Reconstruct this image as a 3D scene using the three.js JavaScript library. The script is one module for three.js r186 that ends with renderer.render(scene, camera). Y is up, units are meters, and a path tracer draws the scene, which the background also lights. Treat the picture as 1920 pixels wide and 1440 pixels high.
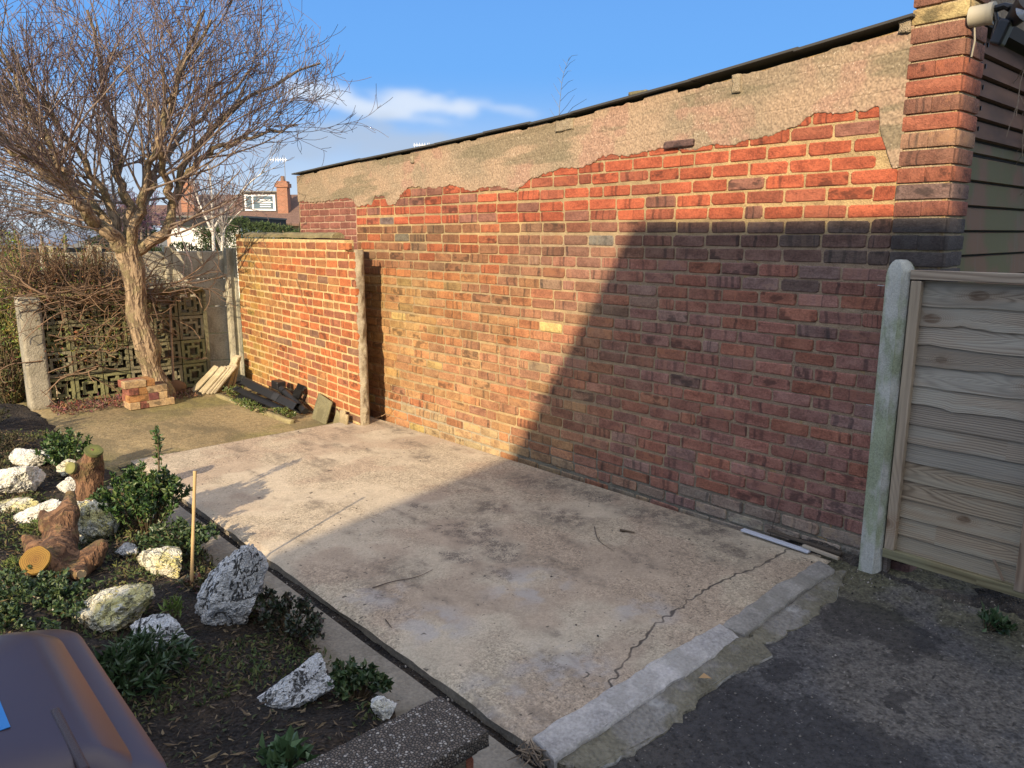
import * as THREE from 'three';
import { mergeGeometries, mergeVertices, toCreasedNormals } from 'three/addons/utils/BufferGeometryUtils.js';
import { MarchingCubes } from 'three/addons/objects/MarchingCubes.js';
import { RoundedBoxGeometry } from 'three/addons/geometries/RoundedBoxGeometry.js';

// ---------------------------------------------------------------- camera, sky, sun, exposure
const scene = new THREE.Scene();
const camera = new THREE.PerspectiveCamera(53.61, 4 / 3, 0.05, 400);
camera.position.set(0, 1.68, 3.747);
camera.lookAt(-0.7274, 1.68 - 0.1948, 3.747 - 0.6579);
const renderer = new THREE.WebGLRenderer({ antialias: true });
renderer.toneMapping = THREE.LinearToneMapping;
renderer.toneMappingExposure = 2.0;
renderer.shadowMap.enabled = true;

const SUN = new THREE.Vector3(0.432, 0.391, 0.813).normalize();     // towards the sun
const sun = new THREE.DirectionalLight(new THREE.Color(1, 0.8, 0.55), 3.6);
sun.target.position.set(-4, 0, 1); sun.position.copy(SUN).multiplyScalar(40).add(sun.target.position);
sun.castShadow = true; sun.shadow.mapSize.set(4096, 4096); sun.shadow.radius = 1.3;
Object.assign(sun.shadow.camera, { left: -22, right: 22, top: 22, bottom: -22, near: 1, far: 120 });
scene.add(sun, sun.target);

// ---------------------------------------------------------------- noise and random numbers
const rng = (s) => () => { s = (s + 0x6d2b79f5) | 0; let t = Math.imul(s ^ (s >>> 15), 1 | s); t = (t + Math.imul(t ^ (t >>> 7), 61 | t)) ^ t; return ((t ^ (t >>> 14)) >>> 0) / 4294967296; };
const h3 = (x, y, z) => { let h = Math.imul(x, 374761393) ^ Math.imul(y, 668265263) ^ Math.imul(z, 1274126177); h = Math.imul(h ^ (h >>> 13), 1103515245); h ^= h >>> 16; return (h >>> 0) / 4294967296; };
const sm = (t) => t * t * (3 - 2 * t), lerp = (a, b, t) => a + (b - a) * t, clamp = (v, a = 0, b = 1) => Math.min(b, Math.max(a, v));
const ss = (a, b, v) => sm(clamp((v - a) / (b - a)));
function noise2(x, y, seed = 0, px = 0, py = px) {                  // value noise, periodic when px > 0
  const ix = Math.floor(x), iy = Math.floor(y), fx = sm(x - ix), fy = sm(y - iy);
  const w = (i, p) => (p ? ((i % p) + p) % p : i), x0 = w(ix, px), x1 = w(ix + 1, px), y0 = w(iy, py), y1 = w(iy + 1, py);
  return lerp(lerp(h3(x0, y0, seed), h3(x1, y0, seed), fx), lerp(h3(x0, y1, seed), h3(x1, y1, seed), fx), fy);
}
function fbm(x, y, o = 4, seed = 0, px = 0, py = px) { let a = 0.5, s = 0, n = 0; for (let i = 0; i < o; i++) { s += a * noise2(x, y, seed + i * 17, px, py); n += a; a *= 0.55; x *= 2; y *= 2; px *= 2; py *= 2; } return s / n; }
function noise3(x, y, z, seed = 0) {
  const ix = Math.floor(x), iy = Math.floor(y), iz = Math.floor(z), fx = sm(x - ix), fy = sm(y - iy), fz = sm(z - iz), g = (a, b, c) => h3(ix + a, iy + b, Math.imul(iz + c, 7919) + seed);
  return lerp(lerp(lerp(g(0, 0, 0), g(1, 0, 0), fx), lerp(g(0, 1, 0), g(1, 1, 0), fx), fy), lerp(lerp(g(0, 0, 1), g(1, 0, 1), fx), lerp(g(0, 1, 1), g(1, 1, 1), fx), fy), fz);
}
function fbm3(x, y, z, o = 4, seed = 0) { let a = 0.5, s = 0, n = 0; for (let i = 0; i < o; i++) { s += a * noise3(x, y, z, seed + i * 31); n += a; a *= 0.55; x *= 2.03; y *= 2.03; z *= 2.03; } return s / n; }
const enc = (c) => 255 * clamp(c <= 0.0031308 ? 12.92 * c : 1.055 * Math.pow(c, 1 / 2.4) - 0.055);
const mix3 = (a, b, t) => [lerp(a[0], b[0], t), lerp(a[1], b[1], t), lerp(a[2], b[2], t)];
function colorMap(w, h, fn, wrap = THREE.RepeatWrapping) {           // fn(u, v) -> linear colour
  const d = new Uint8Array(w * h * 4);
  for (let j = 0, o = 0; j < h; j++) for (let i = 0; i < w; i++, o += 4) { const c = fn((i + 0.5) / w, (j + 0.5) / h, i, j); d[o] = enc(c[0]); d[o + 1] = enc(c[1]); d[o + 2] = enc(c[2]); d[o + 3] = 255; }
  const t = new THREE.DataTexture(d, w, h); t.colorSpace = THREE.SRGBColorSpace; t.wrapS = t.wrapT = wrap; t.magFilter = THREE.LinearFilter; t.minFilter = THREE.LinearMipmapLinearFilter; t.generateMipmaps = true; t.needsUpdate = true; return t;
}
function heightMap(w, h, fn, wrap = THREE.RepeatWrapping) {
  const d = new Uint8Array(w * h * 4);
  for (let j = 0, o = 0; j < h; j++) for (let i = 0; i < w; i++, o += 4) { d[o] = d[o + 1] = d[o + 2] = 255 * clamp(fn((i + 0.5) / w, (j + 0.5) / h, i, j)); d[o + 3] = 255; }
  const t = new THREE.DataTexture(d, w, h); t.wrapS = t.wrapT = wrap; t.magFilter = THREE.LinearFilter; t.minFilter = THREE.LinearMipmapLinearFilter; t.generateMipmaps = true; t.needsUpdate = true; return t;
}
const rep = (t, x, y = x) => { const c = t.clone(); c.repeat.set(x, y); c.needsUpdate = true; return c; };
const std = (o) => new THREE.MeshStandardMaterial({ roughness: 0.9, ...o });
const rgb = (r, g, b) => new THREE.Color().setRGB(r, g, b);
const V = (x, y, z) => new THREE.Vector3(x, y, z);

// ---------------------------------------------------------------- the sky: clear blue, paler towards the horizon, low cloud, and bright cloud added overhead to fill the shade
{
  const w = 1536, h = 768, d = new Float32Array(w * h * 4), R = rng(314), banks = [];
  for (let i = 0; i < 46; i++) banks.push([(R() - 0.5) * 6.283, 0.07 + R() * 0.13, 0.06 + 0.12 * R(), 0.012 + 0.016 * R(), 0.5 + 0.5 * R()]);   // low streaks all round: azimuth, height, length, depth, strength
  const clear = banks.filter(([az]) => Math.abs(Math.atan2(Math.sin(az + 2.45), Math.cos(az + 2.45))) > 0.75);
  clear.push([-2.64, 0.163, 0.05, 0.012, 0.9], [-2.585, 0.15, 0.05, 0.010, 0.9], [-2.50, 0.155, 0.07, 0.012, 0.9], [-2.42, 0.152, 0.05, 0.008, 0.5], [-2.50, 0.137, 0.05, 0.008, 0.4], [-2.85, 0.13, 0.1, 0.02, 0.5]);
  const greys = [[-2.63, 0.118, 0.07, 0.02, 1], [-2.54, 0.108, 0.09, 0.016, 0.9], [-2.72, 0.1, 0.1, 0.02, 0.9], [-2.9, 0.09, 0.12, 0.02, 0.7]]; for (let i = 0; i < 14; i++) { const az = (R() - 0.5) * 6.283; if (Math.abs(Math.atan2(Math.sin(az + 2.45), Math.cos(az + 2.45))) > 0.8) greys.push([az, 0.09 + 0.04 * R(), 0.1, 0.018, 0.8]); }
  for (let j = 0; j < h; j++) {
    const el = ((j + 0.5) / h - 0.5) * Math.PI;
    for (let i = 0; i < w; i++) {
      const az = ((i + 0.5) / w - 0.5) * 2 * Math.PI, o = (j * w + i) * 4;
      const dx = Math.cos(el) * Math.cos(az), dy = Math.sin(el), dz = Math.cos(el) * Math.sin(az);
      const e = Math.max(0, dy), cs = dx * SUN.x + dy * SUN.y + dz * SUN.z;
      let c = mix3([0.33, 0.39, 0.45], [0.085, 0.225, 0.48], ss(0.0, 0.20, e));
      c = mix3(c, [0.055, 0.15, 0.40], ss(0.15, 0.5, e));
      const glow = 0.35 * Math.pow(clamp(cs), 5) + 0.9 * Math.pow(clamp(cs), 40);
      c = [c[0] + glow * 1.0, c[1] + glow * 0.92, c[2] + glow * 0.75];
      if (el > 0.0) {
        const f = fbm(az * 26, el * 70, 5, 91, 0), f2 = fbm(az * 9 + 5, el * 22, 4, 44);
        let a = 0; for (const [ca, ce, l, t, q] of clear) { let da = az - ca; if (da > Math.PI) da -= 2 * Math.PI; if (da < -Math.PI) da += 2 * Math.PI; if (Math.abs(da) > l * 1.6) continue; const y = (el - ce + da * 0.10) / t; a = Math.max(a, q * ss(1.35, 0.2, Math.hypot(da / l, y) + 1.5 * (f - 0.5) + 0.9 * (f2 - 0.5))); }
        c = mix3(c, [0.46, 0.48, 0.50], 0.75 * a);
        let bank = 0; for (const [ca, ce, l, t, q] of greys) { let da = az - ca; if (da > Math.PI) da -= 2 * Math.PI; if (da < -Math.PI) da += 2 * Math.PI; if (Math.abs(da) > l * 1.8) continue; bank = Math.max(bank, q * ss(1.5, 0.3, Math.hypot(da / l, (el - ce) / t) + 1.3 * (f - 0.5) + 1.1 * (f2 - 0.5))); } c = mix3(c, [0.235, 0.29, 0.375], 0.85 * bank);
        const k = 1 / (e + 0.12), hi = ss(0.47, 0.62, fbm(dx * k * 1.5 + 3, dz * k * 1.5 + 7, 5, 71)) * ss(0.32, 0.5, e); c = mix3(c, [0.82, 0.79, 0.74], 0.85 * hi);  // unseen high cloud, added to brighten the ambient light
      } else c = [0.17, 0.16, 0.14];
      d[o] = c[0]; d[o + 1] = c[1]; d[o + 2] = c[2]; d[o + 3] = 1;
    }
  }
  const t = new THREE.DataTexture(d, w, h, THREE.RGBAFormat, THREE.FloatType);
  t.mapping = THREE.EquirectangularReflectionMapping; t.magFilter = THREE.LinearFilter; t.minFilter = THREE.LinearFilter; t.needsUpdate = true;
  scene.background = t; scene.environment = t;
}

// ---------------------------------------------------------------- builders
const taken = new Map();
const numbered = (n) => { const k = (taken.get(n) ?? -1) + 1; taken.set(n, k); return k ? `${n}_${String(k).padStart(3, '0')}` : n; };
const shade = (o) => { o.castShadow = o.receiveShadow = true; return o; };
function thing(name, label, category, pos = [0, 0, 0], turn = 0, group) {
  const g = new THREE.Group(); g.name = numbered(name); g.position.set(...pos); g.rotation.y = turn;
  g.userData = { label, category, kind: 'thing' }; if (group) g.userData.group = group; scene.add(g); return g;
}
function part(name, geo, mat, parent, label) { const m = shade(new THREE.Mesh(geo, mat)); m.name = name; if (label) m.userData.label = label; parent.add(m); return m; }
function stuffPart(name, geo, mat, parent) { const m = part(name, geo, mat, parent); m.userData.kind = 'stuff'; return m; }
function solo(name, geo, mat, label, category, pos = [0, 0, 0], turn = 0, group) {
  const m = shade(new THREE.Mesh(geo, mat)); m.name = numbered(name); m.position.set(...pos); m.rotation.y = turn; m.userData = { label, category, kind: 'thing' }; if (group) m.userData.group = group; scene.add(m); return m;
}
function structure(name, geo, mat) { const m = shade(new THREE.Mesh(geo, mat)); m.name = numbered(name); m.userData = { kind: 'structure' }; scene.add(m); return m; }
const box = (w, h, d, x = 0, y = 0, z = 0, r = 0) => (r ? new RoundedBoxGeometry(w, h, d, 2, r) : new THREE.BoxGeometry(w, h, d)).translate(x, y, z);
function merged(list) { return mergeGeometries(list.map((g) => { const n = g.index ? g.toNonIndexed() : g; for (const k of Object.keys(n.attributes)) if (!['position', 'normal', 'uv', 'color'].includes(k)) n.deleteAttribute(k); return n; })); }
function tint(g, c) { const n = g.attributes.position.count, a = new Float32Array(n * 3); for (let i = 0; i < n; i++) a.set(c, i * 3); g.setAttribute('color', new THREE.BufferAttribute(a, 3)); return g; }
function bump(g, amp, freq, seed) {                                  // roughens a closed shape along its normals; shared corners stay together
  g = mergeVertices(g.index ? g.toNonIndexed().deleteAttribute('normal').deleteAttribute('uv') : (g.deleteAttribute('normal'), g.deleteAttribute('uv'), g), 1e-4); g.computeVertexNormals();
  const p = g.attributes.position, n = g.attributes.normal;
  for (let i = 0; i < p.count; i++) { const x = p.getX(i), y = p.getY(i), z = p.getZ(i), k = amp * (fbm3(x * freq, y * freq, z * freq, 3, seed) - 0.5) * 2; p.setXYZ(i, x + n.getX(i) * k, y + n.getY(i) * k, z + n.getZ(i) * k); }
  g.computeVertexNormals(); return g;
}
function boxUV(g, s = 1) {                                           // uv in metres, by the way each face points
  g = g.index ? g.toNonIndexed() : g; if (!g.attributes.normal) g.computeVertexNormals();
  const p = g.attributes.position, n = g.attributes.normal, uv = new Float32Array(p.count * 2);
  for (let i = 0; i < p.count; i++) {
    const f = i - (i % 3), ax = Math.abs(n.getX(f) + n.getX(f + 1) + n.getX(f + 2)), ay = Math.abs(n.getY(f) + n.getY(f + 1) + n.getY(f + 2)), az = Math.abs(n.getZ(f) + n.getZ(f + 1) + n.getZ(f + 2));
    const [u, v] = ax >= ay && ax >= az ? [p.getZ(i), p.getY(i)] : ay >= az ? [p.getX(i), p.getZ(i)] : [p.getX(i), p.getY(i)];
    uv[2 * i] = u * s; uv[2 * i + 1] = v * s;
  }
  g.setAttribute('uv', new THREE.BufferAttribute(uv, 2)); return g;
}
function sheet(x0, x1, z0, z1, nx, nz, yf, uvf) {                    // a height field over x, z
  const pos = [], uv = [], idx = [];
  for (let j = 0; j <= nz; j++) for (let i = 0; i <= nx; i++) { const x = lerp(x0, x1, i / nx), z = lerp(z0, z1, j / nz); pos.push(x, yf(x, z), z); uv.push(...(uvf ? uvf(x, z) : [x, z])); }
  for (let j = 0; j < nz; j++) for (let i = 0; i < nx; i++) { const a = j * (nx + 1) + i, b = a + 1, c = a + nx + 1, d = c + 1; idx.push(a, c, b, b, c, d); }
  const g = new THREE.BufferGeometry(); g.setAttribute('position', new THREE.Float32BufferAttribute(pos, 3)); g.setAttribute('uv', new THREE.Float32BufferAttribute(uv, 2)); g.setIndex(idx); g.computeVertexNormals(); return g;
}
class Tubes {                                                        // branches: tapered tubes along polylines, all in one mesh
  constructor() { this.p = []; this.i = []; this.u = []; this.c = []; }
  add(pts, radii, sides, col = [1, 1, 1], cap = true) {
    const n = pts.length, base = this.p.length / 3, t = V(0, 0, 0), a = V(0, 0, 0), b = V(0, 0, 0); let len = 0;
    t.subVectors(pts[1], pts[0]).normalize(); a.set(0, 0, 1); if (Math.abs(t.z) > 0.9) a.set(1, 0, 0);
    for (let k = 0; k < n; k++) {
      if (k) len += pts[k].distanceTo(pts[k - 1]);
      t.subVectors(pts[Math.min(n - 1, k + 1)], pts[Math.max(0, k - 1)]).normalize();
      a.addScaledVector(t, -a.dot(t)).normalize(); b.crossVectors(t, a);
      for (let s = 0; s <= sides; s++) { const q = (s / sides) * Math.PI * 2, cx = Math.cos(q) * radii[k], cy = Math.sin(q) * radii[k]; this.p.push(pts[k].x + a.x * cx + b.x * cy, pts[k].y + a.y * cx + b.y * cy, pts[k].z + a.z * cx + b.z * cy); this.u.push((s / sides) * Math.max(1, Math.round(radii[0] * 14)), len * 2.2); this.c.push(...col); }
    }
    for (let k = 0; k < n - 1; k++) for (let s = 0; s < sides; s++) { const q = base + k * (sides + 1) + s, r = q + sides + 1; this.i.push(q, q + 1, r, q + 1, r + 1, r); }
    if (cap) { const e = this.p.length / 3, l = pts[n - 1]; this.p.push(l.x, l.y, l.z); this.u.push(0.5, len); this.c.push(...col); for (let s = 0; s < sides; s++) { const q = base + (n - 1) * (sides + 1) + s; this.i.push(q, q + 1, e); } }
  }
  geo() { const g = new THREE.BufferGeometry(); g.setAttribute('position', new THREE.Float32BufferAttribute(this.p, 3)); g.setAttribute('uv', new THREE.Float32BufferAttribute(this.u, 2)); g.setAttribute('color', new THREE.Float32BufferAttribute(this.c, 3)); g.setIndex(this.i); g.computeVertexNormals(); return g; }
}
class Leaves {                                                       // leaf blades: two folded halves each
  constructor() { this.p = []; this.c = []; }
  add(p, dir, side, len, wid, col, fold = 0.25) {
    const n = V(0, 0, 0).crossVectors(side, dir).normalize(), m = p.clone().addScaledVector(dir, len * 0.48), tip = p.clone().addScaledVector(dir, len).addScaledVector(n, -len * 0.12);
    const l = m.clone().addScaledVector(side, wid / 2).addScaledVector(n, wid * fold), r = m.clone().addScaledVector(side, -wid / 2).addScaledVector(n, wid * fold);
    for (const q of [p, r, tip, p, tip, l]) { this.p.push(q.x, q.y, q.z); this.c.push(...col); }
  }
  geo() { const g = new THREE.BufferGeometry(); g.setAttribute('position', new THREE.Float32BufferAttribute(this.p, 3)); g.setAttribute('color', new THREE.Float32BufferAttribute(this.c, 3)); g.computeVertexNormals(); return g; }
}
const rdir = (R, up = 0) => { const a = R() * 6.2832, z = R() * 2 - 1, s = Math.sqrt(1 - z * z); return V(s * Math.cos(a), z + up, s * Math.sin(a)).normalize(); };

// ---------------------------------------------------------------- surfaces
// brick faces: an atlas of 8 x 16 faces; grain, kiln stripes, scorched patches, chips. The colour of a brick is its vertex colour.
const TC = 8, TR = 16;
const brickFeat = []; { const R = rng(5); for (let k = 0; k < TC * TR; k++) { const kind = k < 44 ? 0 : k < 92 ? 1 : k < 116 ? 2 : 3, st = []; if (kind === 1) { const n = 1 + Math.floor(R() * 4.4); for (let i = 0; i < n; i++) st.push([R(), 0.018 + R() * 0.065, 0.4 + R() * 0.45, R() < 0.27]); } brickFeat.push({ kind, st, s: Math.floor(R() * 9e4), k: R() }); } }
const brickPat = (u, v) => {
  const cx = Math.min(TC - 1, Math.floor(u * TC)), cy = Math.min(TR - 1, Math.floor(v * TR)), f = brickFeat[cy * TC + cx], x = u * TC - cx, y = v * TR - cy;
  const g = fbm(x * 26, y * 9, 3, f.s), b = fbm(x * 3.2, y * 1.6, 3, f.s + 5), fine = noise2(x * 70, y * 26, f.s + 9);
  let c = [0.74 + 0.55 * (g - 0.5) + 0.55 * (b - 0.5) + 0.25 * (fine - 0.5), 0, 0]; c[1] = c[0] * (0.97 + 0.18 * (b - 0.5)); c[2] = c[0] * (0.98 + 0.2 * (b - 0.5));
  for (const [px, w, a, pale] of f.st) { const q = Math.abs(x + 0.05 * (noise2(y * 3, 1, f.s) - 0.5) - px), m = a * ss(w, w * 0.45, q) * (0.6 + 0.5 * noise2(x * 9, y * 4, f.s + 3)); c = mix3(c, pale ? [0.95, 0.9, 0.82] : [0.17, 0.2, 0.24], clamp(m)); }
  if (f.kind === 2) c = mix3(c, [0.2, 0.21, 0.23], 0.75 * ss(0.5, 0.68, fbm(x * 3.5, y * 2, 4, f.s + 77)));
  if (f.kind === 3) c = mix3(c, [1, 0.95, 0.84], 0.7 * ss(0.54, 0.66, fbm(x * 5, y * 2.5, 4, f.s + 33)));
  const d = fbm(x * 14, y * 5, 3, f.s + 200); if (d > 0.66) c = mix3(c, [0.3, 0.28, 0.27], 2 * (d - 0.66));
  return { c, h: 0.5 + 0.5 * (g - 0.5) + 0.45 * (fine - 0.5) + 0.5 * (b - 0.5) };
};
const brickTex = colorMap(1024, 1024, (u, v) => brickPat(u, v).c, THREE.ClampToEdgeWrapping), brickBump = heightMap(1024, 1024, (u, v) => brickPat(u, v).h, THREE.ClampToEdgeWrapping);
const M = {};
M.brick = std({ map: brickTex, bumpMap: brickBump, bumpScale: 0.004, vertexColors: true, roughness: 0.92 });
// sandy mortar, also tinted by vertex colour
const sandTex = colorMap(512, 512, (u, v) => { const a = fbm(u * 8, v * 8, 4, 3, 8), f = noise2(u * 128, v * 128, 8, 128), g = noise2(u * 256, v * 256, 4, 256), k = 0.74 + 0.45 * (a - 0.5) + 0.26 * (f - 0.5) + 0.2 * (g - 0.5); return [k, k * (0.98 + 0.08 * (a - 0.5)), k * (0.96 + 0.1 * (f - 0.5))]; });
const sandBump = heightMap(512, 512, (u, v) => 0.45 * fbm(u * 16, v * 16, 3, 5, 16) + 0.35 * noise2(u * 110, v * 110, 6, 110) + 0.3 * noise2(u * 240, v * 240, 7, 240));
M.mortar = std({ map: rep(sandTex, 2.2), bumpMap: rep(sandBump, 2.2), bumpScale: 0.008, vertexColors: true, roughness: 1 });
M.roughMortar = std({ map: rep(sandTex, 3), bumpMap: rep(sandBump, 3), bumpScale: 0.012, color: rgb(0.50, 0.42, 0.29), roughness: 1 });
// cement render: speckled, patches of pink and grey, tool lines along its length
M.render = std({
  map: colorMap(2048, 256, (u, v) => {
    const X = -7.45 + u * 6.0, Y = 1.85 + v * 0.8, a = fbm(X * 2.2, Y * 3, 4, 21), b = fbm(X * 7, Y * 7, 3, 22), f = noise2(X * 170, Y * 150, 23), f2 = noise2(X * 340, Y * 300, 24);
    let c = mix3([0.38, 0.275, 0.185], [0.30, 0.235, 0.16], ss(0.4, 0.65, a)); c = mix3(c, [0.37, 0.225, 0.165], 0.7 * ss(0.5, 0.66, b) * ss(0.4, 0.55, fbm(X * 1.1, Y * 2, 3, 31)));
    c = mix3(c, [0.19, 0.165, 0.105], 0.7 * ss(0.52, 0.66, fbm(X * 1.6 + 8, Y * 9 - X * 0.55, 4, 25)));
    const k = 0.86 + 0.55 * (f - 0.5) + 0.3 * (f2 - 0.5); c = [c[0] * k, c[1] * k, c[2] * k]; if (f2 > 0.93 && f > 0.5) c = mix3(c, [0.75, 0.68, 0.55], 0.7); return c;
  }, THREE.ClampToEdgeWrapping),
  bumpMap: heightMap(2048, 256, (u, v) => { const X = -7.45 + u * 6.0, Y = 1.85 + v * 0.8, t = Y - 1.85 + 0.0 * X, l = Math.abs(((Y - 0.058 * (X + 7.4)) * 6.2 + 0.3 * fbm(X * 0.8, 0, 2, 8)) % 1 - 0.5); return 0.35 * noise2(X * 120, Y * 110, 23) + 0.3 * noise2(X * 60, Y * 60, 29) + 0.35 * fbm(X * 5, Y * 5, 3, 27) - 0.25 * ss(0.03, 0.0, l); }, THREE.ClampToEdgeWrapping),
  bumpScale: 0.008, roughness: 1 });
// the concrete slab: its own map, 4.6 x 2.2 m
const SX0 = -6.12, SX1 = -1.52, SZ0 = 0.02, SZ1 = 2.22;
const crack = [[-1.83, 0.06], [-1.82, 0.32], [-1.84, 0.5], [-1.88, 0.78], [-1.86, 0.97], [-1.84, 1.2], [-1.78, 1.46], [-1.73, 1.6], [-1.67, 1.75]];
const segd = (x, z, L) => { let m = 9; for (let i = 1; i < L.length; i++) { const [ax, az] = L[i - 1], [bx, bz] = L[i], t = clamp(((x - ax) * (bx - ax) + (z - az) * (bz - az)) / ((bx - ax) ** 2 + (bz - az) ** 2)); m = Math.min(m, Math.hypot(x - ax - t * (bx - ax), z - az - t * (bz - az))); } return m; };
const stains = [[-3.59, 0.31, 0.22], [-3.46, 0.16, 0.2], [-3.18, 1.15, 0.2], [-2.91, 1.22, 0.22], [-2.97, 1.42, 0.12], [-3.0, 0.63, 0.24], [-2.64, 0.22, 0.24], [-3.12, 0.2, 0.18], [-2.3, 0.2, 0.22], [-3.72, 1.15, 0.1], [-4.6, 0.5, 0.16], [-2.0, 0.35, 0.14], [-3.4, 0.85, 0.16]];
const blues = [[-2.48, 1.4, 0.3], [-1.88, 1.77, 0.26], [-1.96, 1.18, 0.18], [-2.93, 1.99, 0.22], [-1.9, 2.05, 0.25], [-2.5, 1.95, 0.25]];
const slabAt = (x, z) => {
  const wx = x + 0.16 * (fbm(x * 4, z * 4, 3, 71) - 0.5), wz = z + 0.16 * (fbm(x * 4, z * 4, 3, 72) - 0.5);
  const smooth = ss(0.46, 0.6, fbm(wx * 1.7, wz * 2.4, 4, 61)), sp = noise2(x * 210, z * 210, 62), sp2 = noise2(x * 420, z * 420, 63), b = fbm(x * 9, z * 9, 4, 64);
  let c = mix3([0.43, 0.36, 0.255], [0.49, 0.415, 0.30], smooth); c = mix3(c, [0.36, 0.27, 0.19], 0.6 * ss(0.45, 0.65, fbm(wx * 3 + 5, wz * 3, 3, 66)));
  const sp3 = noise2(x * 85, z * 85, 65), gr = lerp(1, 0.4, smooth), k = 1 + gr * (0.42 * (sp3 - 0.5) + 0.75 * (sp - 0.5) + 0.4 * (sp2 - 0.5)) + 0.34 * (b - 0.5); c = [c[0] * k, c[1] * k, c[2] * k];
  let st = 0; for (const [sx, sz, r] of stains) st = Math.max(st, ss(1.1, 0.25, Math.hypot((wx - sx) * 0.62, (wz - sz) * 1.2) / r));
  const grit = ss(0.42, 0.62, 0.55 * fbm(x * 24, z * 24, 4, 67) + 0.45 * sp); c = mix3(c, [0.12, 0.098, 0.078], clamp(st * (0.05 + 0.8 * grit)));
  let bl = 0; for (const [sx, sz, r] of blues) bl = Math.max(bl, ss(1, 0.3, Math.hypot(wx - sx, wz - sz) / r)); c = mix3(c, [0.42, 0.40, 0.375], 0.6 * bl * ss(0.38, 0.66, fbm(x * 11, z * 11, 4, 69)));
  c = mix3(c, [0.13, 0.105, 0.08], 0.6 * ss(0.56, 0.72, fbm(x * 2.6, z * 6.2, 5, 68)) * (0.15 + grit));
  const cd = segd(x + 0.03 * (noise2(x * 30, z * 30, 5) - 0.5), z + 0.03 * (noise2(x * 30, z * 30, 6) - 0.5), crack); c = mix3(c, [0.05, 0.042, 0.035], ss(0.008, 0.003, cd) * (0.55 + 0.45 * noise2(x * 9, z * 9, 7)));
  if (sp2 > 0.94) c = mix3(c, [0.62, 0.56, 0.48], 0.5 * gr); if (noise2(x * 55, z * 55, 75) > 0.945) c = mix3(c, [0.06, 0.05, 0.04], 0.8);
  return { c, h: 0.5 + 0.35 * gr * (sp - 0.5) + 0.3 * (b - 0.5) - 0.5 * ss(0.01, 0.0, cd) };
};
const slabUV = (x, z) => [(x - SX0) / (SX1 - SX0), (z - SZ0) / (SZ1 - SZ0)];
M.slab = std({ map: colorMap(2048, 1024, (u, v) => slabAt(lerp(SX0, SX1, u), lerp(SZ0, SZ1, v)).c, THREE.ClampToEdgeWrapping), bumpMap: heightMap(2048, 1024, (u, v) => slabAt(lerp(SX0, SX1, u), lerp(SZ0, SZ1, v)).h, THREE.ClampToEdgeWrapping), bumpScale: 0.006, roughness: 0.95 });
// concrete for everything else (uv in metres)
const concBump = heightMap(512, 512, (u, v) => 0.4 * fbm(u * 10, v * 10, 4, 45, 10) + 0.35 * noise2(u * 90, v * 90, 46, 90) + 0.25 * noise2(u * 200, v * 200, 47, 200));
const concTex = colorMap(512, 512, (u, v) => { const a = fbm(u * 6, v * 6, 5, 41, 6), f = noise2(u * 100, v * 100, 42, 100), g = noise2(u * 220, v * 220, 43, 220); let k = 0.74 + 0.6 * (a - 0.5) + 0.24 * (f - 0.5) + 0.2 * (g - 0.5), c = [k, k * 0.985, k * 0.96]; c = mix3(c, [0.42, 0.41, 0.36], 0.45 * ss(0.55, 0.72, fbm(u * 5, v * 5, 4, 48, 5))); return c; });
const conc = (r, g, b, o = {}) => std({ map: concTex, bumpMap: concBump, bumpScale: 0.007, color: rgb(r, g, b), roughness: 0.97, ...o });
M.patio = std({ map: colorMap(1024, 1024, (u, v) => { const x = u * 4, z = v * 4, a = fbm(x * 1.5, z * 1.5, 4, 51, 6), m = ss(0.45, 0.65, fbm(x * 1, z * 1, 5, 52, 4)), f = noise2(x * 120, z * 120, 53, 480), g = noise2(x * 40, z * 40, 54, 160); let c = mix3([0.34, 0.26, 0.13], [0.25, 0.215, 0.08], m); const k = 0.85 + 0.7 * (a - 0.5) + 0.4 * (f - 0.5) + 0.35 * (g - 0.5); c = [c[0] * k, c[1] * k, c[2] * k]; if (f > 0.93) c = mix3(c, [0.45, 0.4, 0.3], 0.6); c = mix3(c, [0.10, 0.085, 0.045], 0.5 * ss(0.55, 0.7, fbm(x * 2.5, z * 5, 4, 55, 10, 20)) * (0.4 + g)); return c; }), bumpMap: rep(concBump, 4), bumpScale: 0.008, roughness: 1 });
M.path = conc(0.30, 0.27, 0.215);
M.strip = conc(0.56, 0.54, 0.51); M.strip2 = conc(0.38, 0.365, 0.33);
M.post = std({ map: colorMap(256, 1024, (u, v) => { const a = fbm(u * 4, v * 14, 4, 81, 4, 14), f = noise2(u * 60, v * 400, 82, 60, 400), m = ss(0.42, 0.62, fbm(u * 3, v * 7, 4, 83, 3, 7)); let c = mix3([0.62, 0.63, 0.56], [0.40, 0.45, 0.30], m); const k = 0.85 + 0.4 * (a - 0.5) + 0.3 * (f - 0.5); c = [c[0] * k, c[1] * k, c[2] * k]; if (f > 0.9 && m < 0.6) c = mix3(c, [0.12, 0.11, 0.09], 0.5); return c; }), bumpMap: concBump, bumpScale: 0.006, roughness: 1 });
M.stonePost = conc(0.40, 0.37, 0.29); M.screen = conc(0.30, 0.28, 0.185); M.screenDark = conc(0.23, 0.22, 0.13); M.panel = conc(0.54, 0.51, 0.41);
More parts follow.
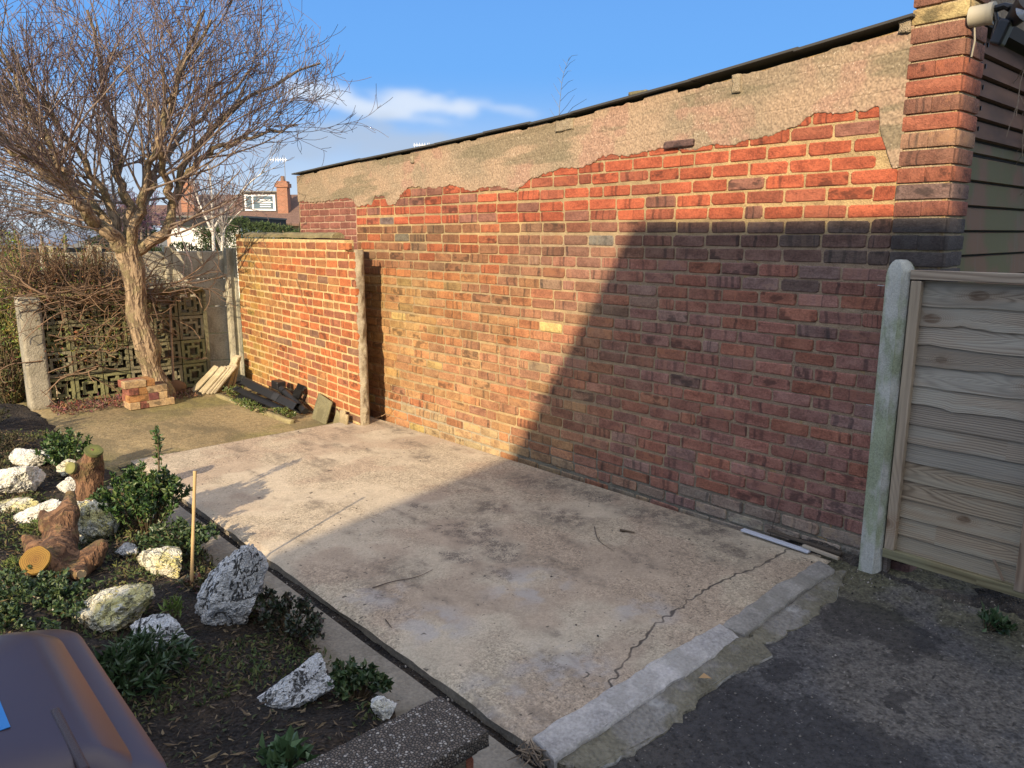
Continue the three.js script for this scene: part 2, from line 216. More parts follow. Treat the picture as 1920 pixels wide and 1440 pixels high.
// asphalt with damp and mossy patches, own map over the drive
const AX0 = -1.66, AX1 = 1.5, AZ0 = -0.3, AZ1 = 3.4;
const aspAt = (x, z) => {
  const wx = x + 0.3 * (fbm(x * 6, z * 6, 5, 111) - 0.5), wz = z + 0.3 * (fbm(x * 6, z * 6, 5, 112) - 0.5), f = noise2(x * 130, z * 130, 113), f2 = noise2(x * 290, z * 290, 114), a = fbm(x * 3, z * 3, 4, 115);
  let c = [0.086, 0.083, 0.080]; c = mix3(c, [0.12, 0.11, 0.095], ss(0.45, 0.65, a)); const f3 = noise2(x * 62, z * 62, 120), k = 0.9 + 0.8 * (f - 0.5) + 0.6 * (f3 - 0.5) + 0.45 * (f2 - 0.5); c = [c[0] * k, c[1] * k, c[2] * k];
  const moss = ss(0.62, 0.1, wz) * ss(0.3, 0.5, fbm(x * 4, z * 4, 4, 116) + 0.12); c = mix3(c, [0.105 * k, 0.098 * k, 0.052 * k], 0.85 * moss);
  let damp = 0; for (const [sx, sz, r, q] of [[-1.28, 1.14, 0.12, 1.6], [-1.3, 1.75, 0.42, 1], [-1.05, 1.75, 0.3, 1], [-0.9, 0.95, 0.05, 1], [-0.86, 1.4, 0.2, 0.7], [-1.2, 0.52, 0.2, 0.8], [-0.8, 1.75, 0.3, 1]]) damp = Math.max(damp, ss(1.06, 0.9, Math.hypot((wx - sx) * q, wz - sz) / r));
  damp = Math.max(damp, ss(0.63, 0.66, fbm(wx * 2.4 + 3, wz * 2.4, 3, 118))); damp *= 0.55 + 0.45 * f; c = [c[0] * (1 - 0.6 * damp), c[1] * (1 - 0.6 * damp), c[2] * (1 - 0.58 * damp)];
  if (f > 0.95) c = mix3(c, [0.3, 0.29, 0.26], 0.7); if (noise2(x * 52, z * 52, 119) > 0.95) c = mix3(c, [0.26, 0.235, 0.19], 0.6); if (noise2(x * 34, z * 34, 121) > 0.955) c = mix3(c, [0.02, 0.018, 0.015], 0.7);
  return { c, h: 0.5 * f + 0.4 * f2, damp };
};
const aspUV = (x, z) => [(x - AX0) / (AX1 - AX0), (z - AZ0) / (AZ1 - AZ0)], aL = (u, v, k) => aspAt(lerp(AX0, AX1, u), lerp(AZ0, AZ1, v))[k];
M.asphalt = std({ map: colorMap(1536, 1536, (u, v) => aL(u, v, 'c')), bumpMap: heightMap(1536, 1536, (u, v) => aL(u, v, 'h')), bumpScale: 0.009, roughness: 0.92 });
// soil, grass, bark, wood, stone
M.soil = std({ map: colorMap(1024, 1024, (u, v) => { const a = fbm(u * 7, v * 7, 5, 121, 7), f = noise2(u * 90, v * 90, 122, 90), g = noise2(u * 200, v * 200, 123, 200); let c = mix3([0.016, 0.012, 0.009], [0.045, 0.032, 0.021], ss(0.35, 0.7, a)); const k = 0.8 + 0.9 * (f - 0.5) + 0.7 * (g - 0.5); c = [c[0] * k, c[1] * k, c[2] * k]; if (g > 0.93) c = mix3(c, [0.2, 0.16, 0.11], 0.6); return c; }), bumpMap: heightMap(512, 512, (u, v) => 0.5 * fbm(u * 20, v * 20, 4, 124, 20) + 0.5 * noise2(u * 120, v * 120, 125, 120)), bumpScale: 0.03, roughness: 1 });
M.lawn = std({ map: colorMap(512, 512, (u, v) => { const a = fbm(u * 6, v * 6, 5, 131, 6), f = noise2(u * 110, v * 110, 132, 110); const c = mix3([0.055, 0.085, 0.02], [0.11, 0.12, 0.035], ss(0.35, 0.65, a)), k = 0.7 + 0.7 * f; return [c[0] * k, c[1] * k, c[2] * k]; }), roughness: 1 });
const barkH = (u, v) => { const w = u + 0.05 * fbm(u * 6, v * 10, 3, 141, 6, 10); return 0.6 * fbm(w * 10, v * 5, 4, 142, 10, 5) + 0.4 * ss(0.3, 0.7, fbm(w * 18, v * 7, 3, 143, 18, 7)); };
const barkTex = (lo, hi, mossy) => colorMap(256, 512, (u, v) => { let c = mix3(lo, hi, ss(0.25, 0.75, barkH(u, v))); c = mix3(c, mossy, 0.6 * ss(0.5, 0.7, fbm(u * 4, v * 6, 4, 144, 4, 6))); const k = 0.85 + 0.3 * noise2(u * 60, v * 90, 145, 60, 90); return [c[0] * k, c[1] * k, c[2] * k]; });
const barkBump = heightMap(256, 512, barkH);
M.bark = std({ map: barkTex([0.12, 0.082, 0.052], [0.36, 0.265, 0.165], [0.25, 0.215, 0.11]), bumpMap: barkBump, bumpScale: 0.03, vertexColors: true, roughness: 1 });
M.stump = std({ map: barkTex([0.09, 0.05, 0.03], [0.26, 0.15, 0.085], [0.17, 0.14, 0.06]), bumpMap: barkBump, bumpScale: 0.02, vertexColors: true, roughness: 1 });
M.birch = std({ map: colorMap(128, 256, (u, v) => { const b = fbm(u * 4, v * 22, 3, 151, 4, 22), k = 0.9 + 0.2 * noise2(u * 30, v * 30, 152, 30); return b > 0.66 ? [0.12, 0.1, 0.09] : [0.66 * k, 0.62 * k, 0.56 * k]; }), roughness: 0.8 });
M.twig = std({ vertexColors: true, roughness: 0.85 });
M.leaf = std({ vertexColors: true, roughness: 0.42, side: THREE.DoubleSide }); M.leafDull = std({ vertexColors: true, roughness: 0.85, side: THREE.DoubleSide });
// weathered fence boards: eight boards in one map, rings round knots
const KN = []; { const R = rng(77); for (let b = 0; b < 8; b++) { const n = b < 4 ? 2 : 1, l = []; for (let i = 0; i < n; i++) l.push([0.1 + R() * 0.8, 0.3 + R() * 0.4, 0.022 + R() * 0.016, i]); KN.push(l); } }
const boardAt = (u, v) => {
  const b = Math.min(7, Math.floor(v * 8)), y = v * 8 - b; let q = y * 3.4 + 0.8 * fbm(u * 3.2, y * 1.2, 3, 160 + b), kn = 0, ring = 0;
  for (const [kx, ky, r] of KN[b]) { const dx = (u - kx) * 1.9, dy = (y - ky) * 0.16, d = Math.hypot(dx * 0.75, dy); const e = Math.exp(-((dx * dx) / 0.06 + (dy * dy) / 0.0022)); q += e * 1.5 * Math.sign(dy || 1) * (b % 2 ? 1 : -1); kn = Math.max(kn, ss(r, r * 0.6, d)); ring = Math.max(ring, ss(r * 2.6, r, d) * (0.5 + 0.5 * Math.sin(d * 900))); }
  const lines = 0.5 + 0.5 * Math.sin(q * 21 + 2 * fbm(u * 8, y * 6, 2, 170 + b)), fine = fbm(u * 10, y * 60, 3, 180 + b), w = fbm(u * 4, y * 2, 4, 190 + b);
  let c = mix3([0.36, 0.315, 0.255], [0.18, 0.148, 0.115], 0.85 * Math.pow(lines, 2.2)); c = mix3(c, [0.34, 0.335, 0.295], 0.6 * ss(0.38, 0.62, w)); const k = 0.86 + 0.4 * (fine - 0.5); c = [c[0] * k, c[1] * k, c[2] * k];
  c = mix3(c, [0.19, 0.13, 0.085], 0.5 * ring); c = mix3(c, [0.12, 0.085, 0.06], kn * (0.75 + 0.25 * Math.sin(w * 60))); return { c, h: 0.5 - 0.35 * lines * 0.6 + 0.3 * (fine - 0.5) - 0.2 * kn };
};
M.board = std({ map: colorMap(1024, 1024, (u, v) => boardAt(u, v).c), bumpMap: heightMap(1024, 1024, (u, v) => boardAt(u, v).h), bumpScale: 0.003, vertexColors: true, roughness: 0.95 });
M.pebble = std({ map: colorMap(1024, 1024, (u, v) => {                // exposed pebble facing
  let d1 = 9, d2 = 9, id = 0; const n = 46, X = u * n, Y = v * n, ix = Math.floor(X), iy = Math.floor(Y); for (let a = -1; a < 2; a++) for (let b = -1; b < 2; b++) { const cx = (ix + a + n) % n, cy = (iy + b + n) % n, d = Math.hypot(ix + a + h3(cx, cy, 1) - X, iy + b + h3(cx, cy, 2) - Y); if (d < d1) { d2 = d1; d1 = d; id = h3(cx, cy, 3); } else if (d < d2) d2 = d; }
  const e = ss(0.06, 0.26, d2 - d1), p = id > 0.86 ? [0.45, 0.4, 0.34] : mix3([0.12, 0.1, 0.08], [0.27, 0.22, 0.17], id); return mix3([0.05, 0.045, 0.037], p, e); }),
  bumpMap: heightMap(1024, 1024, (u, v) => { let d1 = 9, d2 = 9; const n = 46, X = u * n, Y = v * n, ix = Math.floor(X), iy = Math.floor(Y); for (let a = -1; a < 2; a++) for (let b = -1; b < 2; b++) { const cx = (ix + a + n) % n, cy = (iy + b + n) % n, d = Math.hypot(ix + a + h3(cx, cy, 1) - X, iy + b + h3(cx, cy, 2) - Y); if (d < d1) { d2 = d1; d1 = d; } else if (d < d2) d2 = d; } return ss(0, 0.5, d2 - d1); }), bumpScale: 0.008, roughness: 0.95 });
M.debris = std({ map: colorMap(512, 512, (u, v) => { const f = noise2(u * 60, v * 60, 222, 60), g = noise2(u * 140, v * 140, 223, 140), a = fbm(u * 6, v * 6, 4, 221, 6); let c = mix3([0.03, 0.026, 0.022], [0.09, 0.075, 0.058], ss(0.35, 0.7, a)); const k = 0.6 + 0.8 * f; c = [c[0] * k, c[1] * k, c[2] * k]; if (g > 0.9) c = mix3(c, [0.32, 0.28, 0.22], 0.7); return c; }), bumpMap: sandBump, bumpScale: 0.03, roughness: 1 });
const rockH = (u, v, s) => { const wx = u + 0.05 * (fbm(u * 8, v * 8, 3, s, 8) - 0.5), wy = v + 0.05 * (fbm(u * 8 + 3, v * 8, 3, s + 1, 8) - 0.5), r = 1 - Math.abs(2 * fbm(wx * 7, wy * 5, 4, s + 2, 7, 5) - 1), f = fbm(u * 22, v * 22, 3, s + 3, 22), g = noise2(u * 120, v * 120, s + 4, 120); return { r, f, g, l: fbm(u * 6, v * 6, 5, s + 5, 6) }; };
const rockMat = (s, base, spot, amount, crackDark, speck) => std({ vertexColors: true, roughness: 1, bumpScale: 0.02, bumpMap: heightMap(512, 512, (u, v) => { const q = rockH(u, v, s); return 0.5 + 0.5 * (q.f - 0.5) + 0.3 * (q.g - 0.5) - 0.4 * ss(0.88, 0.98, q.r); }),
  map: colorMap(512, 512, (u, v) => { const q = rockH(u, v, s); let c = mix3(base, spot, amount * ss(0.38, 0.6, q.l)); const k = 0.85 + 0.35 * (q.f - 0.5) + 0.3 * (q.g - 0.5); c = [c[0] * k, c[1] * k, c[2] * k]; c = mix3(c, [0.035, 0.033, 0.03], crackDark * Math.max(ss(0.90, 0.97, q.r), speck * ss(0.56, 0.66, q.f))); return c; }) });
M.rockGrey = rockMat(230, [0.80, 0.80, 0.78], [0.55, 0.56, 0.56], 0.6, 0.95, 0.35); M.rockYellow = rockMat(240, [0.76, 0.73, 0.58], [0.62, 0.56, 0.22], 0.9, 0.7, 0.55); M.rockWhite = rockMat(250, [0.82, 0.81, 0.76], [0.66, 0.62, 0.42], 0.5, 0.5, 0.3);
M.plastic = std({ color: rgb(0.016, 0.017, 0.019), roughness: 0.38 });
M.slate = conc(0.22, 0.20, 0.11);
M.blackMetal = std({ color: rgb(0.012, 0.013, 0.015), roughness: 0.45 });
M.cream = std({ color: rgb(0.42, 0.38, 0.28), roughness: 0.55 });
M.glass = new THREE.MeshPhysicalMaterial({ color: rgb(0.8, 0.85, 0.88), roughness: 0.08, transmission: 0.6, thickness: 0, clearcoat: 1 });
M.doorBoard = std({ map: colorMap(512, 256, (u, v) => { const a = fbm(u * 5, v * 24, 4, 201, 5, 24), k = 0.7 + 0.8 * (a - 0.5); const c = mix3([0.20, 0.105, 0.062], [0.12, 0.078, 0.055], ss(0.4, 0.65, fbm(u * 3, v * 3, 3, 202, 3))); return [c[0] * k, c[1] * k, c[2] * k]; }), roughness: 0.8 });
M.doorMetal = new THREE.MeshPhysicalMaterial({ map: colorMap(512, 256, (u, v) => { const a = fbm(u * 6, v * 6, 5, 203, 6), s = fbm(u * 30, v * 3, 3, 204, 30, 3); let c = mix3([0.17, 0.10, 0.06], [0.12, 0.11, 0.05], ss(0.42, 0.62, a)); c = mix3(c, [0.16, 0.13, 0.1], 0.35 * ss(0.6, 0.75, s)); return c; }), roughness: 0.62, specularIntensity: 0.35 });
M.roofFelt = std({ color: rgb(0.05, 0.05, 0.048), roughness: 0.95 });
M.blackWood = std({ color: rgb(0.02, 0.017, 0.014), roughness: 0.9 });

// ---------------------------------------------------------------- the ground
const slabY = (x, z) => { const u = clamp((x + 6.07) / 4.5), v = clamp((z - 0.08) / 2.09); return lerp(lerp(-0.012, 0.036, u), -0.01, v); };
const driveY = (x, z) => { const t = ss(0.25, -0.02, z) * 0.05; return lerp(0.005, -0.068, clamp((z - 0.1) / 2.1)) + t + 0.012 * (fbm(x * 2, z * 2, 2, 8) - 0.5) + 0.008 * clamp(x + 1.5, 0, 3); };
structure('lawn', sheet(-90, 60, -90, 70, 60, 60, (x, z) => -0.17 + (Math.hypot(x + 4, z) > 26 ? 0.02 * Math.sin(x * 0.2) : 0), (x, z) => [x / 1.5, z / 1.5]), M.lawn);
structure('patio', sheet(-9.3, -5.9, 0.05, 3.1, 34, 30, (x, z) => -0.07 + 0.006 * (fbm(x * 3, z * 3, 2, 3) - 0.5) - (z > 2.55 + 0.12 * (x + 8) ? 0.13 : 0) - (x > -6.3 && z > 2.4 ? 0.1 : 0), (x, z) => [x / 4, z / 4]), M.patio);
structure('drive', sheet(AX0, 5, -4, 8, 130, 200, driveY, aspUV), M.asphalt);
structure('path', merged([boxUV(sheet(-5.6, -1.46, 2.222, 2.9, 60, 8, (x, z) => -0.036 + 0.006 * (fbm(x * 4, z * 4, 2, 31) - 0.5) - (z > 2.85 ? 0.1 : 0))), boxUV(new THREE.BoxGeometry(4.14, 0.1, 0.004, 1, 1, 1).translate(-3.53, -0.094, 2.222))]), M.path);
structure('soil_groove', sheet(-6.1, -1.5, 2.1, 2.26, 120, 6, (x, z) => -0.085 + 0.05 * fbm(x * 9, z * 30, 3, 33), (x, z) => [x, z]), M.soil);
// the slab: flat top with worn rim, then its sides
{
  const g = sheet(-6.07, -1.6, 0.075, 2.17, 150, 70, (x, z) => slabY(x, z) + 0.006 * (fbm(x * 5, z * 5, 3, 6) - 0.5) - 0.014 * ss(0.03, 0, Math.min(2.17 - z, x + 6.07)), slabUV);
  const p = g.attributes.position; for (let i = 0; i < p.count; i++) { const x = p.getX(i), z = p.getZ(i); if (z > 2.165) p.setZ(i, z + 0.02 * (fbm(x * 7, 1, 4, 19) - 0.5)); if (x < -6.065) p.setX(i, x + 0.03 * (fbm(z * 6, 2, 4, 18) - 0.5)); }
  g.computeVertexNormals();
  const slab = structure('concrete_slab', g, M.slab);
  part('slab_edge', boxUV(merged([box(4.47, 0.16, 0.02, -3.83, -0.105, 2.155), box(0.02, 0.16, 2.06, -6.055, -0.105, 1.12), box(4.47, 0.16, 0.02, -3.83, -0.105, 0.09)])), M.path, slab);
}
// garden bed: mounded soil, and the earth at the foot of the walls
const bedY = (x, z) => -0.06 + 0.1 * ss(2.26, 2.75, z) + 0.05 * (fbm(x * 3, z * 3, 4, 36) - 0.5) * ss(2.25, 2.5, z) * 2 + 0.05 * ss(2.9, 3.6, z) - 0.12 * ss(2.42, 2.27, z + 0.12 * fbm(x * 4, 3, 3, 55)) - 0.06 * ss(-2.2, -1.75, x);
structure('garden_bed', sheet(-9, -1.5, 2.26, 6, 220, 110, bedY, (x, z) => [x / 1.1, z / 1.1]), M.soil);
structure('earth_margin', sheet(-9.2, -5.95, 0.02, 0.7, 90, 20, (x, z) => -0.115 + 0.07 * fbm(x * 5, z * 5, 4, 38) + (z > 0.62 ? -0.04 : 0), (x, z) => [x / 1.1, z / 1.1]), M.soil);
structure('wall_foot_debris', sheet(-2.1, -0.2, -0.05, 0.26, 120, 24, (x, z) => { const e = fbm(x * 7, z * 7, 4, 37); return -0.05 + 0.135 * ss(0.20, 0.03, z + 0.16 * (e - 0.5)) * ss(-2.1, -1.75, x) * (0.55 + 0.6 * e) + 0.012 * ss(-1.4, -0.6, x); }, (x, z) => [x / 0.9, z / 0.9]), M.debris);
// threshold strips and the broken apron in front of the slab
function ragged(pts, y0, y1, amp, seed, n = 6) {                     // an irregular slab from an outline in x, z
  const out = []; pts.forEach(([x, z], i) => { const [nx, nz] = pts[(i + 1) % pts.length]; for (let k = 0; k < n; k++) { const t = k / n, a = lerp(x, nx, t), b = lerp(z, nz, t); out.push(new THREE.Vector2(a + amp * (noise2(a * 23 + seed, b * 23, seed) - 0.5) * 2, -(b + amp * (noise2(a * 23, b * 23 + seed, seed + 1) - 0.5) * 2))); } });
  const g = new THREE.ExtrudeGeometry(new THREE.Shape(out), { depth: y1 - y0, bevelEnabled: true, bevelThickness: 0.008, bevelSize: 0.008, bevelSegments: 2 }); g.rotateX(-Math.PI / 2); g.translate(0, y0, 0); return g;
}
function tilt(g, f) { const p = g.attributes.position; for (let i = 0; i < p.count; i++) p.setY(i, p.getY(i) + f(p.getX(i), p.getZ(i))); g.computeVertexNormals(); return g; }
solo('threshold_strip', boxUV(tilt(ragged([[-1.655, 2.14], [-1.545, 2.16], [-1.535, 1.6], [-1.535, 1.08], [-1.64, 1.06], [-1.65, 1.6]], -0.06, 0.000, 0.007, 3, 14), (x, z) => slabY(x, z) - 0.012 * ss(-1.58, -1.53, x) + 0.008 * fbm(x * 12, z * 12, 2, 4))), M.strip, 'pale cement strip along the near half of the slab front edge', 'threshold');
solo('threshold_strip', boxUV(tilt(ragged([[-1.62, 1.045], [-1.535, 1.03], [-1.55, 0.6], [-1.545, 0.18], [-1.63, 0.17], [-1.645, 0.6]], -0.06, -0.001, 0.010, 9, 14), (x, z) => slabY(x, z) - 0.012 * ss(-1.6, -1.53, x) + 0.008 * fbm(x * 12, z * 12, 2, 5))), M.strip2, 'grey broken cement strip along the far half of the slab front edge', 'threshold');
M.apron = std({ map: colorMap(512, 512, (u, v) => { const a = fbm(u * 7, v * 7, 5, 261, 7), f = noise2(u * 90, v * 90, 262, 90), m = ss(0.45, 0.62, fbm(u * 5, v * 5, 4, 263, 5)); let c = mix3([0.25, 0.235, 0.205], [0.19, 0.175, 0.125], m); c = mix3(c, [0.38, 0.375, 0.35], 0.7 * ss(0.6, 0.72, fbm(u * 6, v * 6, 4, 264, 6))); const k = 0.7 + 0.5 * a + 0.4 * (f - 0.5); return [c[0] * k, c[1] * k, c[2] * k]; }), bumpMap: concBump, bumpScale: 0.02, roughness: 1 });
solo('concrete_apron', boxUV(tilt(ragged([[-1.54, 2.15], [-1.44, 2.06], [-1.42, 1.72], [-1.44, 1.42], [-1.405, 1.06], [-1.5, 1.0], [-1.55, 1.3], [-1.55, 1.8]], -0.1, -0.012, 0.018, 21, 9), (x, z) => driveY(x, z) + 0.03 * ss(-1.4, -1.52, x) + 0.022 * fbm(x * 9, z * 9, 3, 6))), M.apron, 'broken mossy concrete lump beside the pale threshold strip', 'concrete');
solo('concrete_apron', boxUV(tilt(ragged([[-1.54, 1.0], [-1.46, 0.98], [-1.42, 0.7], [-1.44, 0.4], [-1.5, 0.15], [-1.55, 0.2], [-1.55, 0.6]], -0.1, -0.012, 0.018, 25, 9), (x, z) => driveY(x, z) + 0.015 * ss(-1.4, -1.52, x) + 0.016 * fbm(x * 9, z * 9, 3, 7))), M.apron, 'flat cracked concrete piece beside the grey threshold strip', 'concrete');

// ---------------------------------------------------------------- bricks
function tileUV(g, w, h, tile, flip) {                               // puts a brick's faces on one face of the atlas
  const p = g.attributes.position, n = g.attributes.normal, uv = new Float32Array(p.count * 2), tx = tile % TC, ty = Math.floor(tile / TC);
  for (let i = 0; i < p.count; i++) { const side = Math.abs(n.getX(i)) > 0.8, a = side ? clamp(-p.getZ(i) / 0.225) : clamp(p.getX(i) / w + 0.5), b = clamp(p.getY(i) / h + 0.5), u = flip ? 1 - a : a; uv[2 * i] = (tx + 0.03 + 0.94 * u) / TC; uv[2 * i + 1] = (ty + 0.05 + 0.9 * b) / TR; }
  g.setAttribute('uv', new THREE.BufferAttribute(uv, 2)); return g;
}
function brickGeo(w, h, d, R, tile, col) {                           // a worn brick: cut corners, chamfered rim, front at z = 0
  const rim = [], top = [], j = (a) => (R() - 0.5) * a, cs = [0, 0, 0, 0].map(() => 0.004 + 0.012 * R() * R()), hw = w / 2, hh = h / 2, c = 0.0035 + 0.002 * R();
  const cor = [[-1, -1], [1, -1], [1, 1], [-1, 1]];
  cor.forEach(([sx, sy], k) => { const r = cs[k]; rim.push([sx * (hw - r) + j(0.006), sy * hh + j(0.005)], [sx * hw + j(0.005), sy * (hh - r) + j(0.004)]); });
  rim.sort((p, q) => Math.atan2(p[1] / h, p[0] / w) - Math.atan2(q[1] / h, q[0] / w));
  const tx = j(0.012), ty = j(0.02), zf = (x, y) => x * tx + y * ty;
  for (const [x, y] of rim) top.push([x * (1 - (2 * c) / w), y * (1 - (2 * c) / h), zf(x, y)]);
  const P = [], tri = (a, b, e) => P.push(...a, ...b, ...e), n = rim.length;
  for (let i = 0; i < n; i++) {
    const k = (i + 1) % n, a = top[i], b = top[k], ra = [rim[i][0], rim[i][1], zf(...rim[i]) - c], rb = [rim[k][0], rim[k][1], zf(...rim[k]) - c], da = [rim[i][0], rim[i][1], -d], db = [rim[k][0], rim[k][1], -d];
    if (i && i < n - 1) tri(top[0], a, b); tri(a, ra, rb); tri(a, rb, b); tri(ra, da, db); tri(ra, db, rb);
  }
  const g = new THREE.BufferGeometry(); g.setAttribute('position', new THREE.Float32BufferAttribute(P, 3)); g.computeVertexNormals(); tileUV(g, w, h, tile, R() < 0.5); return tint(g, col);
}
const pickTile = (R, plain, striped, dark, pale) => { let q = R() * (plain + striped + dark + pale); if ((q -= plain) < 0) return Math.floor(R() * 44); if ((q -= striped) < 0) return 44 + Math.floor(R() * 48); if ((q -= dark) < 0) return 92 + Math.floor(R() * 24); return 116 + Math.floor(R() * 12); };
const EYE = V(0, 1.68, 3.747);

// ---------------------------------------------------------------- the neighbour's garage: side wall, quoin pillar, roof, door
const roofPts = [[-7.41, 2.262], [-6.9, 2.285], [-6.14, 2.318], [-5, 2.358], [-4.4, 2.385], [-3.93, 2.405], [-3.53, 2.43], [-2.64, 2.50], [-2.02, 2.56], [-1.49, 2.615]];
const along = (L, x) => { for (let i = 1; i < L.length; i++) if (x <= L[i][0]) return lerp(L[i - 1][1], L[i][1], clamp((x - L[i - 1][0]) / (L[i][0] - L[i - 1][0]))); return L[L.length - 1][1]; };
const edgePts = [[-7.42, 2.0], [-6.9, 1.985], [-6.45, 2.01], [-6.31, 1.98], [-6.25, 1.925], [-6.02, 1.93], [-5.95, 2.01], [-5.8, 2.005], [-5.74, 1.925], [-5.62, 1.935], [-5.55, 2.0], [-5.4, 2.06], [-5.1, 2.04], [-4.82, 2.05], [-4.6, 2.0], [-4.3, 2.02], [-4.1, 1.985], [-3.95, 2.05], [-3.72, 2.1], [-3.4, 2.105], [-3.3, 2.165], [-3.05, 2.15], [-2.9, 2.175], [-2.6, 2.14], [-2.5, 2.165], [-2.38, 2.15], [-2.05, 2.2], [-1.91, 2.262], [-1.76, 2.245], [-1.60, 2.255], [-1.585, 2.15], [-1.545, 2.05], [-1.515, 1.99], [-1.47, 1.99]];
const garage = thing('brick_garage', 'long red brick garage with patched cement band and sloping roof edge', 'garage');
{
  const R = rng(2024);
  // mortar bed of the wall
  const sh = new THREE.Shape([[-7.40, -0.25], [-1.275, -0.25], [-1.275, 2.55], [-1.49, 2.58], ...roofPts.slice(0, -1).reverse().map(([x, y]) => [x, y - 0.035])].map(([x, y]) => new THREE.Vector2(x, y)));
  let g = boxUV(new THREE.ExtrudeGeometry(sh, { depth: 0.2, bevelEnabled: false }).translate(0, 0, -0.2065));
  const p = g.attributes.position, col = new Float32Array(p.count * 3);
  for (let i = 0; i < p.count; i++) col.set([0.46, 0.33, 0.17], i * 3);
  g.setAttribute('color', new THREE.BufferAttribute(col, 3));
  // front face as a fine sheet of struck mortar, its sand varying, a duller tone painted over the shaded part
  const fp = [], fu = [], fc = [], fi = [], NX = 240, NY = 110;
  for (let j = 0; j <= NY; j++) for (let i = 0; i <= NX; i++) {
    const x = lerp(-7.39, -1.285, i / NX), y = lerp(-0.2, Math.min(2.33, along(roofPts, x) - 0.05), j / NY), a = fbm(x * 1.6, y * 1.6, 4, 301), low = ss(0.3, 0.12, y + 0.14 * (fbm(x * 3, y * 3, 3, 303) - 0.5));
    let c = mix3([0.58, 0.42, 0.21], [0.46, 0.35, 0.19], ss(0.4, 0.6, a)); if (x > -4.8) c = mix3(c, [0.44, 0.33, 0.225], ss(-4.7, -2.3, x + 1.3 * (a - 0.5)) * ss(1.75, 1.6, y)); c = mix3(c, x > -4.1 ? [0.27, 0.265, 0.21] : [0.5, 0.46, 0.33], 0.85 * low); if (x < -6.29) c = [0.52, 0.36, 0.26];
    fp.push(x, y, -0.0035 - 0.004 * fbm(x * 30, y * 40, 2, 302)); fu.push(x, y); fc.push(...c);
  }
  for (let j = 0; j < NY; j++) for (let i = 0; i < NX; i++) { const a = j * (NX + 1) + i, b = a + 1, c = a + NX + 1; fi.push(a, b, c, b, c + 1, c); }
  const face = new THREE.BufferGeometry(); face.setAttribute('position', new THREE.Float32BufferAttribute(fp, 3)); face.setAttribute('uv', new THREE.Float32BufferAttribute(fu, 2)); face.setAttribute('color', new THREE.Float32BufferAttribute(fc, 3)); face.setIndex(fi); face.computeVertexNormals();
  const core = part('wall_core', g, M.mortar, garage); part('mortar_face', face, M.mortar, garage);
  // brick colours by place on the wall: bright where freshly exposed under the render, sooty along one course, limy and cement-smeared low down, lightened where the house shadow lies
  const colour = (x, y) => {                                         // weathering (exposed, limy, sooty, cement-smeared) plus a lift painted on the shaded side
    const a = fbm(x * 1.3, y * 1.9, 3, 310), r = R(); let c;
    if (y > 1.76) c = r < 0.6 ? [0.40, 0.10, 0.045] : r < 0.85 ? [0.32, 0.10, 0.055] : [0.24, 0.125, 0.09];
    else if (y > 1.38) c = r < 0.28 ? [0.33, 0.095, 0.045] : r < 0.8 ? [0.235, 0.115, 0.07] : [0.185, 0.12, 0.085];
    else if (y > 0.85) c = r < 0.2 ? [0.36, 0.14, 0.06] : r < 0.55 ? [0.29, 0.155, 0.08] : r < 0.85 ? [0.27, 0.13, 0.085] : [0.25, 0.18, 0.09];
    else c = r < 0.2 ? [0.36, 0.12, 0.06] : r < 0.55 ? [0.35, 0.16, 0.115] : r < 0.8 ? [0.29, 0.135, 0.115] : [0.34, 0.19, 0.10];
    const shadeSide = ss(-4.7, -2.3, x + 1.3 * (a - 0.5) + 0.5 * (R() - 0.5)); if (x > -4.7) { const t = shadeSide * ss(1.76, 1.7, y); const d = y > 1.52 ? (r < 0.7 ? [0.19, 0.105, 0.085] : [0.24, 0.11, 0.08]) : r < 0.4 ? [0.29, 0.125, 0.095] : r < 0.72 ? [0.255, 0.13, 0.11] : r < 0.88 ? [0.31, 0.12, 0.075] : [0.235, 0.15, 0.135]; c = mix3(c, d, t); }
    if (x < -4.3 && y < 1.3 && y > 0.3) c = mix3(c, [0.42, 0.31, 0.12], clamp(0.75 * ss(-4.4, -6.1, x) * (0.3 + R() * 0.8) * ss(0.35, 0.6, a + 0.12)));
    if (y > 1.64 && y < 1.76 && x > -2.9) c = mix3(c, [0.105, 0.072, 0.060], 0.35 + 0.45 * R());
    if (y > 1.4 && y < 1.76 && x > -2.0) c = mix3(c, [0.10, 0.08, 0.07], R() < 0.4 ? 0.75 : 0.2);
    if (x < -3.6 && y < 1.3 && R() < 0.02) c = [0.50, 0.42, 0.18]; if (R() < 0.006) c = [0.13, 0.145, 0.14];
    if (y < 0.2) { const cem = fbm(x * 2.4, y * 4, 3, 320); if (x > -4.1 && cem > 0.50 - 0.9 * (0.13 - y)) c = mix3(c, [0.27, 0.265, 0.215], 0.7 + 0.28 * R()); else if (x < -4.2 && x > -5.7 && cem > 0.36) c = mix3(c, [0.56, 0.54, 0.40], 0.4 + 0.5 * R()); }
    if (y < 1.76) { c = mix3(mix3([c[0] * 1.05, c[1], c[2] * 0.78], [0.50, 0.29, 0.13], 0.45 * ss(1.45, 0.6, y) * (0.4 + R())), c, shadeSide); const q = 1 + 0.2 * shadeSide * ss(1.6, 1.4, y); c = [c[0] * q, c[1] * q * 1.03, c[2] * q * 0.97]; }  // brick colour raised inside the house shadow to offset the shade
